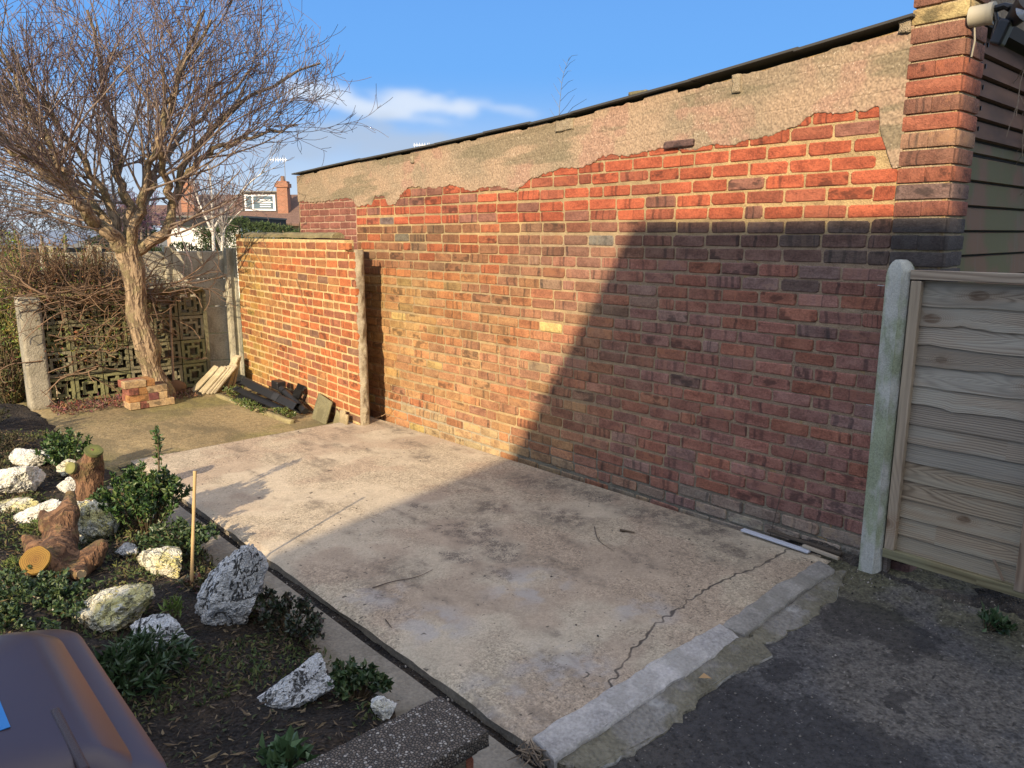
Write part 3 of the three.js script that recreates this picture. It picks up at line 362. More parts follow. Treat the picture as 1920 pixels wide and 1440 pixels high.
    const mean = y < 1.56 ? mix3([0.33, 0.165, 0.09], [0.35, 0.175, 0.13], shadeSide) : y > 1.76 ? [0.36, 0.105, 0.055] : y > 1.38 ? [0.25, 0.115, 0.068] : [0.30, 0.145, 0.085]; if (!(y > 1.38 && y < 1.76 && x > -2.9)) c = mix3(c, mean, 0.22); const k = (0.8 + 0.4 * R()) * 1.12; return [c[0] * k, c[1] * k, c[2] * k];
  };
  const bricks = [], add = (x, y, z, w, h, c, tile, d = 0.03) => bricks.push({ x, y, z, geo: brickGeo(w, h, d, R, tile, c), size: (w * h) / EYE.distanceToSquared(V(x, y, z)) * Math.abs(EYE.z) });
  for (let k = -5; k < 28; k++) {
    const y = 0.25 + 0.075 * k + 0.0375; let x = -1.497 - (k % 2 ? 0.1125 : 0);
    if (k % 2) { const cy = y; if (y < 1.95) add(-1.4985 - 0.049, y + (R() - 0.5) * 0.003, 0, 0.098, 0.065, colour(-1.54, y), pickTile(R, 5, 3, 2, 0)); x = -1.602; }
    const wav = 0.006 * Math.sin(k * 1.7);
    while (x > -6.25) {
      const odd = R(), L = odd < 0.06 ? 0.105 : 0.2125 + (R() - 0.5) * 0.012, w = Math.min(L, x + 6.285), cx = x - w / 2; if (w < 0.04) break;
      const dy = wav * Math.sin(cx * 1.3) + (R() - 0.5) * 0.004, top = y + 0.0325;
      const hidden = top - 0.065 > along(edgePts, cx) + 0.03 && top - 0.065 > Math.max(along(edgePts, cx - w / 2), along(edgePts, cx + w / 2)) + 0.01;
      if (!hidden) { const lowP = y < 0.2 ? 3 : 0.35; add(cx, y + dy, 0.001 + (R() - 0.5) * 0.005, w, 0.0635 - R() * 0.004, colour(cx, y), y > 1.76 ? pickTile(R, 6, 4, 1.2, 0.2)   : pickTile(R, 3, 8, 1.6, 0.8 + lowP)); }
      x -= w + 0.012;
    }
  }
  // smaller, paler bricks at the far end
  for (let k = 0; k < 8; k++) { const y = 1.56 + 0.0635 * k; let x = -6.298 - (k % 2 ? 0.0 : 0.0); if (k % 2) { add(x - 0.045, y, 0, 0.088, 0.055, [0.27, 0.115, 0.085], pickTile(R, 5, 1, 0, 1)); x -= 0.099; } while (x > -7.36) { const w = Math.min(0.188, x + 7.395); if (w < 0.03) break; const q = 0.85 + 0.3 * R(); add(x - w / 2, y, 0, w, 0.0545, [0.285 * q, 0.115 * q, 0.082 * q], pickTile(R, 6, 1.5, 0.4, 0.6)); x -= w + 0.0115; } }
  // the pillar: whole brick and two-header courses, its outer corner rounded
  for (let k = -5; k < 35; k++) {
    const y = 0.25 + 0.075 * k + 0.0375; if (y > 2.9) break;
    const make = (x0, x1, z0, z1, round) => { const s = new THREE.Shape(), r = 0.035; s.moveTo(x0, z0); s.lineTo(x1, z0); if (round) { s.lineTo(x1, z1 - r); s.absarc(x1 - r, z1 - r, r, 0, Math.PI / 2); } else s.lineTo(x1, z1); s.lineTo(x0, z1); s.closePath(); const q = new THREE.ExtrudeGeometry(s, { depth: 0.053, bevelEnabled: true, bevelSize: 0.005, bevelThickness: 0.006, bevelSegments: 2, curveSegments: 4 }); q.rotateX(Math.PI / 2); q.translate(0, 0.0265, 0); return q; };
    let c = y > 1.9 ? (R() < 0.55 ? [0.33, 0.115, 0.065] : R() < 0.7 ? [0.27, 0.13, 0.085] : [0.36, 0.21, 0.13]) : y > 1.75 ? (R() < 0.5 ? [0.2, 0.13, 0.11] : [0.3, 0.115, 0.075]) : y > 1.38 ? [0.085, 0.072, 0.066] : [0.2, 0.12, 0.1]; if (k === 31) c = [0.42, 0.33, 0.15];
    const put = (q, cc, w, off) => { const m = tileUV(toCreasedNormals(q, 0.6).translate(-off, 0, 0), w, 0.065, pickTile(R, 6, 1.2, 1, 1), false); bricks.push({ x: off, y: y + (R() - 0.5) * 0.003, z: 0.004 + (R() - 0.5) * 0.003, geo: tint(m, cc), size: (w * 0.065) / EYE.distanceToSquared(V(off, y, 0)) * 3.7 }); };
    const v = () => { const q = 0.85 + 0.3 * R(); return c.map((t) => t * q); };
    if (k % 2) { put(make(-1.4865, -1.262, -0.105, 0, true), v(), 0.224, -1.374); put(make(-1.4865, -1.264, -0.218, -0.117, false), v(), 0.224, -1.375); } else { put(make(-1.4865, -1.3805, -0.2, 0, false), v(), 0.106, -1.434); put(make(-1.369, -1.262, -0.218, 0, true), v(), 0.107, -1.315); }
  }
  bricks.sort((a, b) => b.size - a.size);
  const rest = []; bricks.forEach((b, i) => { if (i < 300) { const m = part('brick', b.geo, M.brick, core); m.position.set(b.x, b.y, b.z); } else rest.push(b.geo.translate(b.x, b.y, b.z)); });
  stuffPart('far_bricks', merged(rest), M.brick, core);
  { const s = new THREE.Shape(), r = 0.036; s.moveTo(-1.482, -0.21); s.lineTo(-1.2695, -0.21); s.lineTo(-1.2695, -0.004 - r); s.absarc(-1.2695 - r, -0.004 - r, r, 0, Math.PI / 2); s.lineTo(-1.482, -0.004); s.closePath(); part('pillar_core', tint(boxUV(new THREE.ExtrudeGeometry(s, { depth: 3.1, bevelEnabled: false }).rotateX(Math.PI / 2).translate(0, 2.86, 0)), [0.52, 0.42, 0.27]), M.mortar, garage); }
  // cement render over the top of the wall, ragged along both edges
  const lo = [], hi = []; for (let i = 0; i <= 900; i++) { const x = lerp(-7.405, -1.488, i / 900), rag = fbm(x * 14, 3, 4, 330) - 0.5, gap = x > -2.75 ? 0.02 + 0.02 * fbm(x * 20, 1, 3, 332) : 0.004 + 0.014 * ss(0.55, 0.7, fbm(x * 7, 1, 3, 331)); lo.push(new THREE.Vector2(x, along(edgePts, x) + 0.03 * rag + 0.022 * (fbm(x * 45, 9, 3, 335) - 0.5))); hi.push(new THREE.Vector2(x, along(roofPts, x) - 0.012 - gap)); }
  const rs = new THREE.Shape([...lo, ...hi.reverse()]), rg = new THREE.ExtrudeGeometry(rs, { depth: 0.002, bevelEnabled: true, bevelSize: 0.006, bevelThickness: 0.004, bevelSegments: 2 }).translate(0, 0, 0.0);
  const rp = rg.attributes.position, ru = rg.attributes.uv; for (let i = 0; i < rp.count; i++) { ru.setXY(i, (rp.getX(i) + 7.45) / 6.0, (rp.getY(i) - 1.85) / 0.8); }
  const band = part('cement_band', rg, M.render, garage, 'rough pinkish cement band under the roof');
  for (const [x, y, w, h] of [[-3.62, 2.37, 0.16, 0.07], [-2.36, 2.455, 0.05, 0.09], [-5.35, 2.27, 0.05, 0.05], [-1.52, 2.59, 0.05, 0.06]]) { part('loose_mortar', boxUV(bump(new THREE.BoxGeometry(w, h, 0.05, 8, 6, 3), 0.016, 26, Math.round(x * 90)).toNonIndexed()).translate(x, y, -0.008), M.roughMortar, band); }
  part('proud_brick', brickGeo(0.2, 0.04, 0.06, R, 100, [0.14, 0.085, 0.075]), M.brick, garage).position.set(-2.71, 2.178, 0.03);
  // thin roof sheet with its dark overhang
  const rr = [], xs = roofPts.map((q) => q[0]); for (let i = 1; i < roofPts.length; i++) { const [x0, y0] = roofPts[i - 1], [x1, y1] = roofPts[i], l = Math.hypot(x1 - x0, y1 - y0); const q = new THREE.BoxGeometry(l + 0.02, 0.012, 3.2).translate(0, 0, -1.56 + 0.004 * (i % 2)); q.rotateZ(Math.atan2(y1 - y0, x1 - x0)); q.translate((x0 + x1) / 2 - (i === 1 ? 0.02 : 0), (y0 + y1) / 2 + 0.004 + 0.003 * (i % 3), 0); rr.push(q); }
  part('roof_sheet', merged(rr), M.roofFelt, garage);
  solo('roof_tile_fragment', boxUV(bump(new THREE.BoxGeometry(0.13, 0.022, 0.1, 6, 2, 4), 0.006, 30, 5).toNonIndexed()), M.slate, 'flat stone fragment lying on the garage roof edge', 'stone', [-3.02, 2.493, -0.03]);
  part('rear_wall', boxUV(box(0.2, 2.4, 3.0, -7.29, 1.02, -1.72)), conc(0.3, 0.2, 0.15), garage);
  // front of the garage, past the corner: boarded door, metal panels below
  const door = part('garage_door', box(0.02, 2.7, 2.3, -1.335, 1.15, -1.37), M.blackWood, garage);
  const strip = (y0, y1, mat, lap, name) => { const s = new THREE.Shape([[0, y0], [lap, y0 + 0.004], [lap * 0.45, y1 - 0.004], [0, y1]].map(([a, b]) => new THREE.Vector2(a, b))); const q = boxUV(new THREE.ExtrudeGeometry(s, { depth: 2.24, bevelEnabled: false }).translate(-1.322, 0, -2.475), 0.6); return part(name, q, mat, door); };
  for (let k = 0; k < 5; k++) strip(2.115 + k * 0.092, 2.115 + k * 0.092 + 0.084, M.doorBoard, 0.026, 'door_board');
  strip(2.052, 2.105, M.doorMetal, 0.012, 'door_strip');
  for (let k = 0; k < 17; k++) strip(2.045 - (k + 1) * 0.118, 2.045 - k * 0.118 - 0.007, M.doorMetal, 0.016, 'door_panel');
  const nails = []; for (let k = 0; k < 5; k++) for (let i = 0; i < 3; i++) nails.push(box(0.006, 0.02, 0.006, -1.3, 2.16 + k * 0.092, -0.28 - i * 0.05));
  part('nail_heads', merged(nails), M.blackMetal, door).userData.kind = 'stuff';
  part('door_beam', box(0.09, 0.06, 2.4, -1.3, 2.605, -1.43), M.blackWood, garage);
  part('gable_wall', boxUV(box(0.12, 0.5, 2.4, -1.36, 2.885, -1.43)), conc(0.34, 0.27, 0.19), garage);
}

// ---------------------------------------------------------------- the low garden wall of half bricks, its torn end towards the slab
{
  const A = [-8.70, 0.15], B = [-5.775, 0.335], len = Math.hypot(B[0] - A[0], B[1] - A[1]), turn = -Math.atan2(B[1] - A[1], B[0] - A[0]), R = rng(77);
  const w = thing('garden_wall', 'orange brick garden wall with rounded mortar top and torn end', 'wall', [A[0], -0.16, A[1]], turn);
  const topAt = (x) => (x < len - 0.58 ? 1.80 : x < len - 0.16 ? 1.775 : 1.70), H = 0.0762;
  const core = part('wall_core', tint(boxUV(merged([box(len - 0.03, 1.66, 0.088, len / 2 - 0.015, 0.83, -0.0485), box(len - 0.19, 0.12, 0.088, len / 2 - 0.095, 1.72, -0.0485)])), [0.76, 0.58, 0.28]), M.mortar, w);
  const list = [], C = (x, y) => { const r = R(), a = fbm(x * 1.2, y * 1.2, 3, 410); let c = r < 0.45 ? [0.47, 0.15, 0.05] : r < 0.72 ? [0.42, 0.19, 0.07] : r < 0.92 ? [0.36, 0.135, 0.065] : [0.26, 0.14, 0.08]; c = mix3(c, [0.40, 0.29, 0.07], clamp(0.8 * ss(1.5, 0.1, x) * (0.2 + R()) * ss(0.35, 0.55, a + 0.12))); if (y > 1.6) c = mix3(c, [0.27, 0.13, 0.06], 0.4); const k = 0.95 + 0.3 * R(); return c.map((t) => t * k); };
  for (let k = 0; k < 24; k++) {
    const y = 0.045 + k * H; let x = (k % 2 ? 0.115 : 0.0);
    if (k % 2) list.push([0.052, y, 0.103]);
    while (x < len - 0.02) { const L = R() < 0.07 ? 0.105 : 0.214 + (R() - 0.5) * 0.014, ww = Math.min(L, len - 0.006 - x); if (ww > 0.035 && y + 0.03 < topAt(x + ww / 2)) list.push([x + ww / 2, y + 0.004 * Math.sin(x * 2 + k), ww]); x += L + 0.0115; }
  }
  list.sort((a, b) => b[0] - a[0]); const rest = [];
  list.forEach(([x, y, ww], i) => { const g = brickGeo(ww - 0.003, 0.0605 + R() * 0.003, 0.03, R, pickTile(R, 6, 5, 0.8, 0.3), C(x, y)), z = (R() - 0.5) * 0.005; if (i < 296) part('brick', g, M.brick, core).position.set(x, y, z); else rest.push(g.translate(x, y, z)); });
  if (rest.length) stuffPart('far_bricks', merged(rest), M.brick, core);
  // rounded mortar top
  const cp = []; for (let i = 0; i <= 12; i++) { const q = Math.PI * (i / 12); cp.push(new THREE.Vector2(-0.05 + 0.062 * Math.cos(q), 0.04 * Math.sin(q) + (q > 0 && q < Math.PI ? 0.006 : -0.006))); }
  const cg = new THREE.ExtrudeGeometry(new THREE.Shape(cp), { depth: len - 0.6, steps: 60, bevelEnabled: false }).rotateY(Math.PI / 2); const pp = cg.attributes.position; for (let i = 0; i < pp.count; i++) pp.setXYZ(i, pp.getX(i), pp.getY(i) + 0.014 * (fbm(pp.getX(i) * 6, pp.getZ(i) * 9, 3, 9) - 0.5), -0.1 - pp.getZ(i) + 0.014 * (fbm(pp.getX(i) * 7, pp.getY(i) * 30, 3, 11) - 0.5)); cg.computeVertexNormals();
  part('mortar_top', boxUV(cg.translate(0, 1.80, 0)), conc(0.28, 0.24, 0.13), w);
  // torn end: crumbling mortar and broken brick, a sheet folded round the end
  const E = [], EI = [], EU = [], nz = 9, ny = 150; for (let j = 0; j <= ny; j++) for (let i = 0; i <= nz; i++) { const y = lerp(0.0, 1.70, j / ny), t = i / nz, z = -0.004 - 0.094 * t, rag = fbm(y * 11, t * 2.4, 4, 420), big = ss(0.45, 0.6, fbm(y * 5.3, 4, 3, 421)); E.push(len - 0.03 + (0.028 + 0.022 * big) * Math.pow(Math.sin(Math.PI * clamp(t * 0.96 + 0.03)), 0.5) + 0.05 * (rag - 0.5) * Math.sin(Math.PI * clamp(t * 0.85 + 0.1)), y, z); EU.push(z, y); }
  for (let j = 0; j < ny; j++) for (let i = 0; i < nz; i++) { const a = j * (nz + 1) + i, b = a + 1, c = a + nz + 1; EI.push(a, b, c, b, c + 1, c); }
  const eg = new THREE.BufferGeometry(); eg.setAttribute('position', new THREE.Float32BufferAttribute(E, 3)); eg.setAttribute('uv', new THREE.Float32BufferAttribute(EU, 2)); eg.setIndex(EI); eg.computeVertexNormals(); part('torn_end', eg, M.roughMortar, w, 'crumbling pale mortar end of the wall');
  // dry stems still clinging to it
  const tb = new Tubes(), R2 = rng(31); for (const [sx, sy, n, dy] of [[0.32, 1.82, 14, -0.055], [0.45, 1.82, 10, -0.05], [0.9, 1.8, 8, -0.05], [1.25, 1.35, 9, -0.03], [1.7, 1.4, 9, -0.045], [0.6, 1.5, 6, -0.05]]) { const pts = []; let x = sx, y = sy, vx = (R2() - 0.3) * 0.05; for (let i = 0; i < n; i++) { pts.push(V(x, y, 0.012 + 0.012 * R2())); x += vx + (R2() - 0.45) * 0.05; y += dy * (0.5 + R2()); vx += (R2() - 0.4) * 0.03; } tb.add(pts, pts.map((_, i) => 0.0045 * (1 - i / (n + 3))), 4, [0.2, 0.13, 0.075]); }
  solo('dead_vine', tb.geo(), M.twig, 'thin dead vine stems clinging to the orange garden wall', 'vine', [A[0], -0.16, A[1]], turn);
}
// ---------------------------------------------------------------- timber fence panel by the drive, and its concrete post
{
  const s = new THREE.Shape(); s.moveTo(-0.057, -0.05); s.lineTo(-0.038, 0.05); s.lineTo(0.03, 0.05); s.lineTo(0.057, 0.02); s.lineTo(0.057, -0.05); s.closePath();
  const g = new THREE.ExtrudeGeometry(s, { depth: 1.62, steps: 160, bevelEnabled: false }).rotateX(-Math.PI / 2).scale(1, 1, -1); g.index || 0;
  // rounded head: vertices near the top draw in
  const p = g.attributes.position; for (let i = 0; i < p.count; i++) { const y = p.getY(i), t = clamp((y - 1.535) / 0.085), k = Math.sqrt(Math.max(0, 1 - t * t * 0.93)); p.setX(i, p.getX(i) * k); p.setZ(i, p.getZ(i) * (0.55 + 0.45 * k)); }
  const gg = toCreasedNormals(boxUV(g, 1), 0.7), uvp = gg.attributes.uv; for (let i = 0; i < uvp.count; i++) uvp.setXY(i, uvp.getX(i) * 4, uvp.getY(i) * 0.7);
  const t = thing('fence_post', 'lichen-streaked concrete fence post with rounded head at the wall corner', 'post', [-1.425, -0.06, 0.05]);
  part('shaft', gg, M.post, t); part('cap', boxUV(bump(new THREE.SphereGeometry(0.5, 16, 10).scale(0.04, 0.016, 0.05), 0.002, 40, 3).toNonIndexed()).translate(0.0, 1.612, 0), M.post, t);
  part('timber_strip', tint(boxUV(box(0.018, 1.5, 0.045, 0.072, 0.8, -0.01)), [0.55, 0.5, 0.5]), M.board, t);
  part('wire_pin', box(0.03, 0.004, 0.004, -0.065, 1.5, 0.03), std({ color: rgb(0.45, 0.45, 0.45), roughness: 0.4, metalness: 0.8 }), t);
  part('wire_pin', box(0.03, 0.004, 0.004, -0.065, 0.93, 0.035), std({ color: rgb(0.45, 0.45, 0.45), roughness: 0.4, metalness: 0.8 }), t);
}
{
  const R = rng(8), f = thing('timber_fence', 'weathered overlapping board fence panel beside the concrete post', 'fence panel', [-1.345, 0.155, 0.05]), W = 1.62, H = 1.335;
  const wood = (w, h, d, row, col) => { const g = boxUV(new RoundedBoxGeometry(w, h, d, 1, 0.003)); const p = g.attributes.position, uv = g.attributes.uv, vert = h > w; for (let i = 0; i < p.count; i++) { const u = vert ? p.getY(i) : p.getX(i), v = vert ? p.getX(i) : p.getY(i) + p.getZ(i); uv.setXY(i, u / 1.9 + row * 0.37, (row % 8 + 0.5) / 8 + (v / 0.16) * 0.11 * 0.5); } return tint(g, col); };
  part('top_rail', wood(W + 0.04, 0.042, 0.04, 5, [1.35, 1.25, 1.15]), M.board, f).position.set(W / 2, H + 0.005, 0.012);
  part('bottom_rail', wood(W + 0.04, 0.045, 0.042, 6, [0.85, 0.84, 0.56]), M.board, f).position.set(W / 2, 0.0, 0.012);
  part('stile', wood(0.045, H - 0.045, 0.036, 4, [1.4, 1.2, 1.0]), M.board, f).position.set(0.008, H / 2, 0.013);
  part('stile', wood(0.045, H - 0.045, 0.036, 7, [1.4, 1.2, 1.0]), M.board, f).position.set(W - 0.008, H / 2, 0.013);
  part('batten', wood(0.04, H - 0.06, 0.03, 6, [1.1, 0.92, 0.78]), M.board, f).position.set(0.555, H / 2 - 0.025, 0.022);
  part('batten', wood(0.04, H - 0.06, 0.03, 5, [1.1, 0.92, 0.78]), M.board, f).position.set(1.1, H / 2 - 0.025, 0.022);
  // overlapping boards with wavy lower edges, top ones waney
  const rows = 14, pitch = (H - 0.05) / rows;
  for (let k = 0; k < rows; k++) {
    const y1 = H - 0.022 - k * pitch, y0 = y1 - pitch - 0.018, n = 40, wav = k < 6 ? 0.012 : 0.004, P = [], U = [], I = [], c = 0.82 + 0.3 * R(), warm = k > 8 ? 1 : 0.4 * R(), col = [1.25 * c, 1.25 * c * lerp(0.99, 0.92, warm), 1.25 * c * lerp(0.96, 0.78, warm)], row = [3, 0, 1, 2, 3, 0, 5, 6, 4, 7, 5, 6, 7, 4][k], off = R();
    for (let i = 0; i <= n; i++) { const x = (i / n) * (W - 0.01), w = wav * (fbm(x * 5 + k * 9, k, 4, 500) - 0.5) * 2 + (k < 6 ? 0.006 * ss(0.62, 0.75, fbm(x * 16, k, 3, 510)) : 0), u = x / 1.9 + off; for (const [y, z, v] of [[y1, -0.007, 0.95], [y0 + w, 0.004, 0.06], [y0 + w, -0.007, 0.04]]) { P.push(x, y, z); U.push(u, (row + v) / 8); } }
    for (let i = 0; i < n; i++) for (let q = 0; q < 2; q++) { const a = i * 3 + q, b = a + 3; I.push(a, a + 1, b, a + 1, b + 1, b); }
    const g = new THREE.BufferGeometry(); g.setAttribute('position', new THREE.Float32BufferAttribute(P, 3)); g.setAttribute('uv', new THREE.Float32BufferAttribute(U, 2)); g.setIndex(I); const q = g.toNonIndexed(); q.computeVertexNormals(); part('board', tint(q, col), M.board, f).position.set(0.005, 0, 0);
  }
  part('splinter', wood(0.012, 0.1, 0.008, 4, [0.9, 0.7, 0.55]), M.board, f).position.set(0.47, 0.075, 0.03);
  f.children[f.children.length - 1].rotation.z = 0.5;
}
// ---------------------------------------------------------------- concrete panel fence behind the garden
{
  const f = thing('concrete_fence', 'grey concrete panel fence with pale posts behind the bare tree', 'fence');
  const post = (x, z, h, w) => part('post', boxUV(merged([box(w, h, 0.035, x, h / 2 - 0.15, z - 0.04), box(w, h, 0.035, x, h / 2 - 0.15, z + 0.045), box(w * 0.7, h, 0.06, x - 0.01, h / 2 - 0.15, z)])), conc(0.60, 0.57, 0.44), f);
  post(-8.86, 0.165, 1.66, 0.1); post(-9.16, 0.745, 1.68, 0.07); post(-9.2, 1.5, 1.7, 0.07); post(-9.22, 1.95, 1.7, 0.07);
  const zs = [0.10, 0.745, 1.5, 1.95], xs = [-8.93, -9.17, -9.2, -9.22];
  for (let k = 0; k < 3; k++) for (let r = 0; r < 5; r++) { const dz = zs[k + 1] - zs[k], dx = xs[k + 1] - xs[k], g = boxUV(new RoundedBoxGeometry(0.04, 0.316, Math.hypot(dx, dz) - 0.05, 2, 0.01)); const m = part('panel', g, M.panel, f); m.position.set((xs[k] + xs[k + 1]) / 2, -0.13 + 0.16 + r * 0.322, (zs[k] + zs[k + 1]) / 2); m.rotation.y = Math.atan2(dx, dz); }
}
// ---------------------------------------------------------------- pierced screen-block wall
{
  const w = thing('screen_wall', 'pierced concrete screen block wall with square stone end post', 'wall', [-8.85, -0.08, 0]);
  const B = 0.272, z0 = 0.545;
  part('end_post', boxUV(bump(new THREE.BoxGeometry(0.2, 1.14, 0.19, 6, 20, 6).translate(0.02, 0.57, 2.245), 0.003, 20, 2).toNonIndexed()), M.stonePost, w, 'square pale stone end post');
  part('end_pier', boxUV(box(0.11, 1.12, 0.04, 0, 0.56, z0 - 0.02)), M.screenDark, w);
  part('coping', boxUV(bump(new THREE.BoxGeometry(0.15, 0.045, 1.66, 3, 2, 30).translate(0, 1.135, 1.36), 0.006, 14, 4).toNonIndexed()), conc(0.25, 0.23, 0.11), w);
  const frame = (s, t, d, ry) => { const h = s / 2; return [box(d, t, s, 0, h - t / 2, 0), box(d, t, s, 0, -h + t / 2, 0), box(d, s - 2 * t, t, 0, 0, h - t / 2), box(d, s - 2 * t, t, 0, 0, -h + t / 2)]; };
  const mk = () => boxUV(merged([...frame(B - 0.008, 0.03, 0.085), ...frame(0.135, 0.026, 0.075), box(0.07, 0.042, 0.03, 0, 0.085, 0), box(0.07, 0.042, 0.03, 0, -0.085, 0), box(0.07, 0.03, 0.042, 0, 0, 0.085), box(0.07, 0.03, 0.042, 0, 0, -0.085)]));
  const geos = [mk(), mk()], mats = [M.screen, M.screenDark, conc(0.27, 0.27, 0.13)], R = rng(4);
  for (let r = 0; r < 4; r++) for (let c = 0; c < 6; c++) { const m = part('screen_block', geos[(r + c) % 2], mats[Math.floor(R() * 3)], w); m.position.set((R() - 0.5) * 0.006, 0.025 + B / 2 + r * (B + 0.002), z0 + B / 2 + c * (B + 0.002)); m.rotation.x = (R() - 0.5) * 0.02; }
}
// ---------------------------------------------------------------- low wall with pebble-faced coping at the near corner
{
  const w = thing('low_brick_wall', 'low orange brick wall end under a dark pebble-faced coping slab', 'wall', [-1.606, -0.1, 2.5]), R = rng(15);
  part('coping_slab', boxUV(bump(new THREE.BoxGeometry(0.232, 0.048, 1.3, 24, 4, 120).translate(0, 0.352, 0.64), 0.004, 70, 8).toNonIndexed(), 1 / 0.42), M.pebble, w);
  part('coping_bed', boxUV(box(0.2, 0.02, 1.26, 0, 0.3205, 0.65)), conc(0.1, 0.09, 0.07), w);
  const core = part('wall_core', tint(boxUV(box(0.17, 0.31, 1.2, 0, 0.155, 0.65)), [0.2, 0.17, 0.12]), M.mortar, w);
  for (let k = 0; k < 4; k++) for (let i = 0; i < 6; i++) { const g = brickGeo(0.21, 0.065, 0.03, R, pickTile(R, 5, 1, 1, 0), [0.36 * (0.8 + 0.4 * R()), 0.13, 0.07]); const m = part('brick', g, M.brick, core); m.rotation.y = Math.PI / 2; m.position.set(0.096, 0.035 + k * 0.0755, 0.15 + i * 0.222 + (k % 2) * 0.1); }
  for (let k = 0; k < 4; k++) part('brick', brickGeo(0.175, 0.065, 0.03, R, pickTile(R, 5, 1, 1, 0), [0.33, 0.12, 0.065]), M.brick, core).position.set(0, 0.035 + k * 0.0755, 0.02), core.children[core.children.length - 1].rotation.y = Math.PI;
}

// ---------------------------------------------------------------- stacked spare bricks, each its own thing
{
  const R = rng(61), tones = { cream: [0.55, 0.40, 0.22], orange: [0.46, 0.24, 0.09], red: [0.34, 0.13, 0.085], dark: [0.25, 0.095, 0.085] };
  const rows = [['bottom', [['H', 'cream', 0.05], ['H', 'red', 0.16], ['S', 'cream', 0.315], ['H', 'cream', 0.47]]], ['second', [['S', 'orange', 0.11], ['H', 'dark', 0.285], ['H', 'cream', 0.39]]], ['third', [['H', 'red', 0.05], ['H', 'orange', 0.16], ['S', 'cream', 0.33]]], ['top', [['S', 'cream', 0.075], ['H', 'orange', 0.25]]]];
  const base = V(-8.17, -0.066, 1.60), turn = Math.PI / 2 + 0.03, ax = V(Math.cos(turn), 0, -Math.sin(turn)), az = V(Math.sin(turn), 0, Math.cos(turn));
  rows.forEach(([rn, list], r) => list.forEach(([kind, tone, off], i) => {
    const w = kind === 'S' ? 0.208 : 0.1, d = kind === 'S' ? 0.1 : 0.208, q = 0.85 + 0.3 * R(), g = bump(new RoundedBoxGeometry(w, 0.0715, d, 2, 0.006), 0.0025, 40, r * 10 + i); const n = g.toNonIndexed(); n.computeVertexNormals(); tileUV(n, w, 0.0715, pickTile(R, 4, 1, 1.5, 3), false);
    const p = base.clone().addScaledVector(ax, off * 0.8).addScaledVector(az, (kind === 'S' ? 0.052 : 0) + (R() - 0.5) * 0.012);
    const place = list.length === 2 ? ['left', 'right'][i] : list.length === 3 ? ['left', 'middle', 'right'][i] : ['leftmost', 'second', 'third', 'rightmost'][i];
    solo('brick', tint(n, tones[tone].map((t) => t * q)), M.brick, `${tone === 'dark' ? 'dark red' : tone} loose brick, ${place} in the ${rn} row of the brick stack`, 'brick', [p.x, base.y + 0.037 + r * 0.0735, p.z], turn + (R() - 0.5) * 0.05, 'bricks stacked by the tree');
    if (kind === 'S') { const b = p.clone().addScaledVector(az, -0.104); const nb = n.clone(); tint(nb, tones.red); solo('brick', nb, M.brick, `loose brick behind the ${place} one in the ${rn} row of the brick stack`, 'brick', [b.x, base.y + 0.037 + r * 0.0735, b.z], turn, 'bricks stacked by the tree'); }
  }));
}
// ---------------------------------------------------------------- edging slabs leaning in the corner
{
  const R = rng(63), ord = ['leftmost', 'second', 'third', 'fourth', 'fifth', 'sixth', 'seventh', 'eighth', 'rightmost'], mats = [conc(0.60, 0.52, 0.35), conc(0.52, 0.45, 0.32), conc(0.46, 0.40, 0.31)];
  [[-8.60, 0.80, 0.84], [-8.44, 0.77, 0.80], [-8.40, 0.735, 0.80], [-8.39, 0.70, 0.79], [-8.39, 0.665, 0.77], [-8.42, 0.625, 0.72], [-8.52, 0.47, 0.42], [-8.54, 0.43, 0.36], [-8.545, 0.39, 0.3]].forEach(([x, z, lean], i) => {
    const L = 0.38, T = 0.026, g = boxUV(bump(new THREE.BoxGeometry(0.13, L, T, 6, 14, 3), 0.0035, 30, 90 + i).toNonIndexed());
    const m = solo('edging_slab', g.translate(0, L / 2, 0), mats[Math.floor(R() * 3)], `pale edging slab, ${ord[i]} of those leaning beside the garden wall`, 'slab', [x, -0.066, z], 0, 'edging slabs leaning in the corner');
    m.rotation.set(-lean, 0.12 * (R() - 0.5), 0, 'YXZ');
  });
}
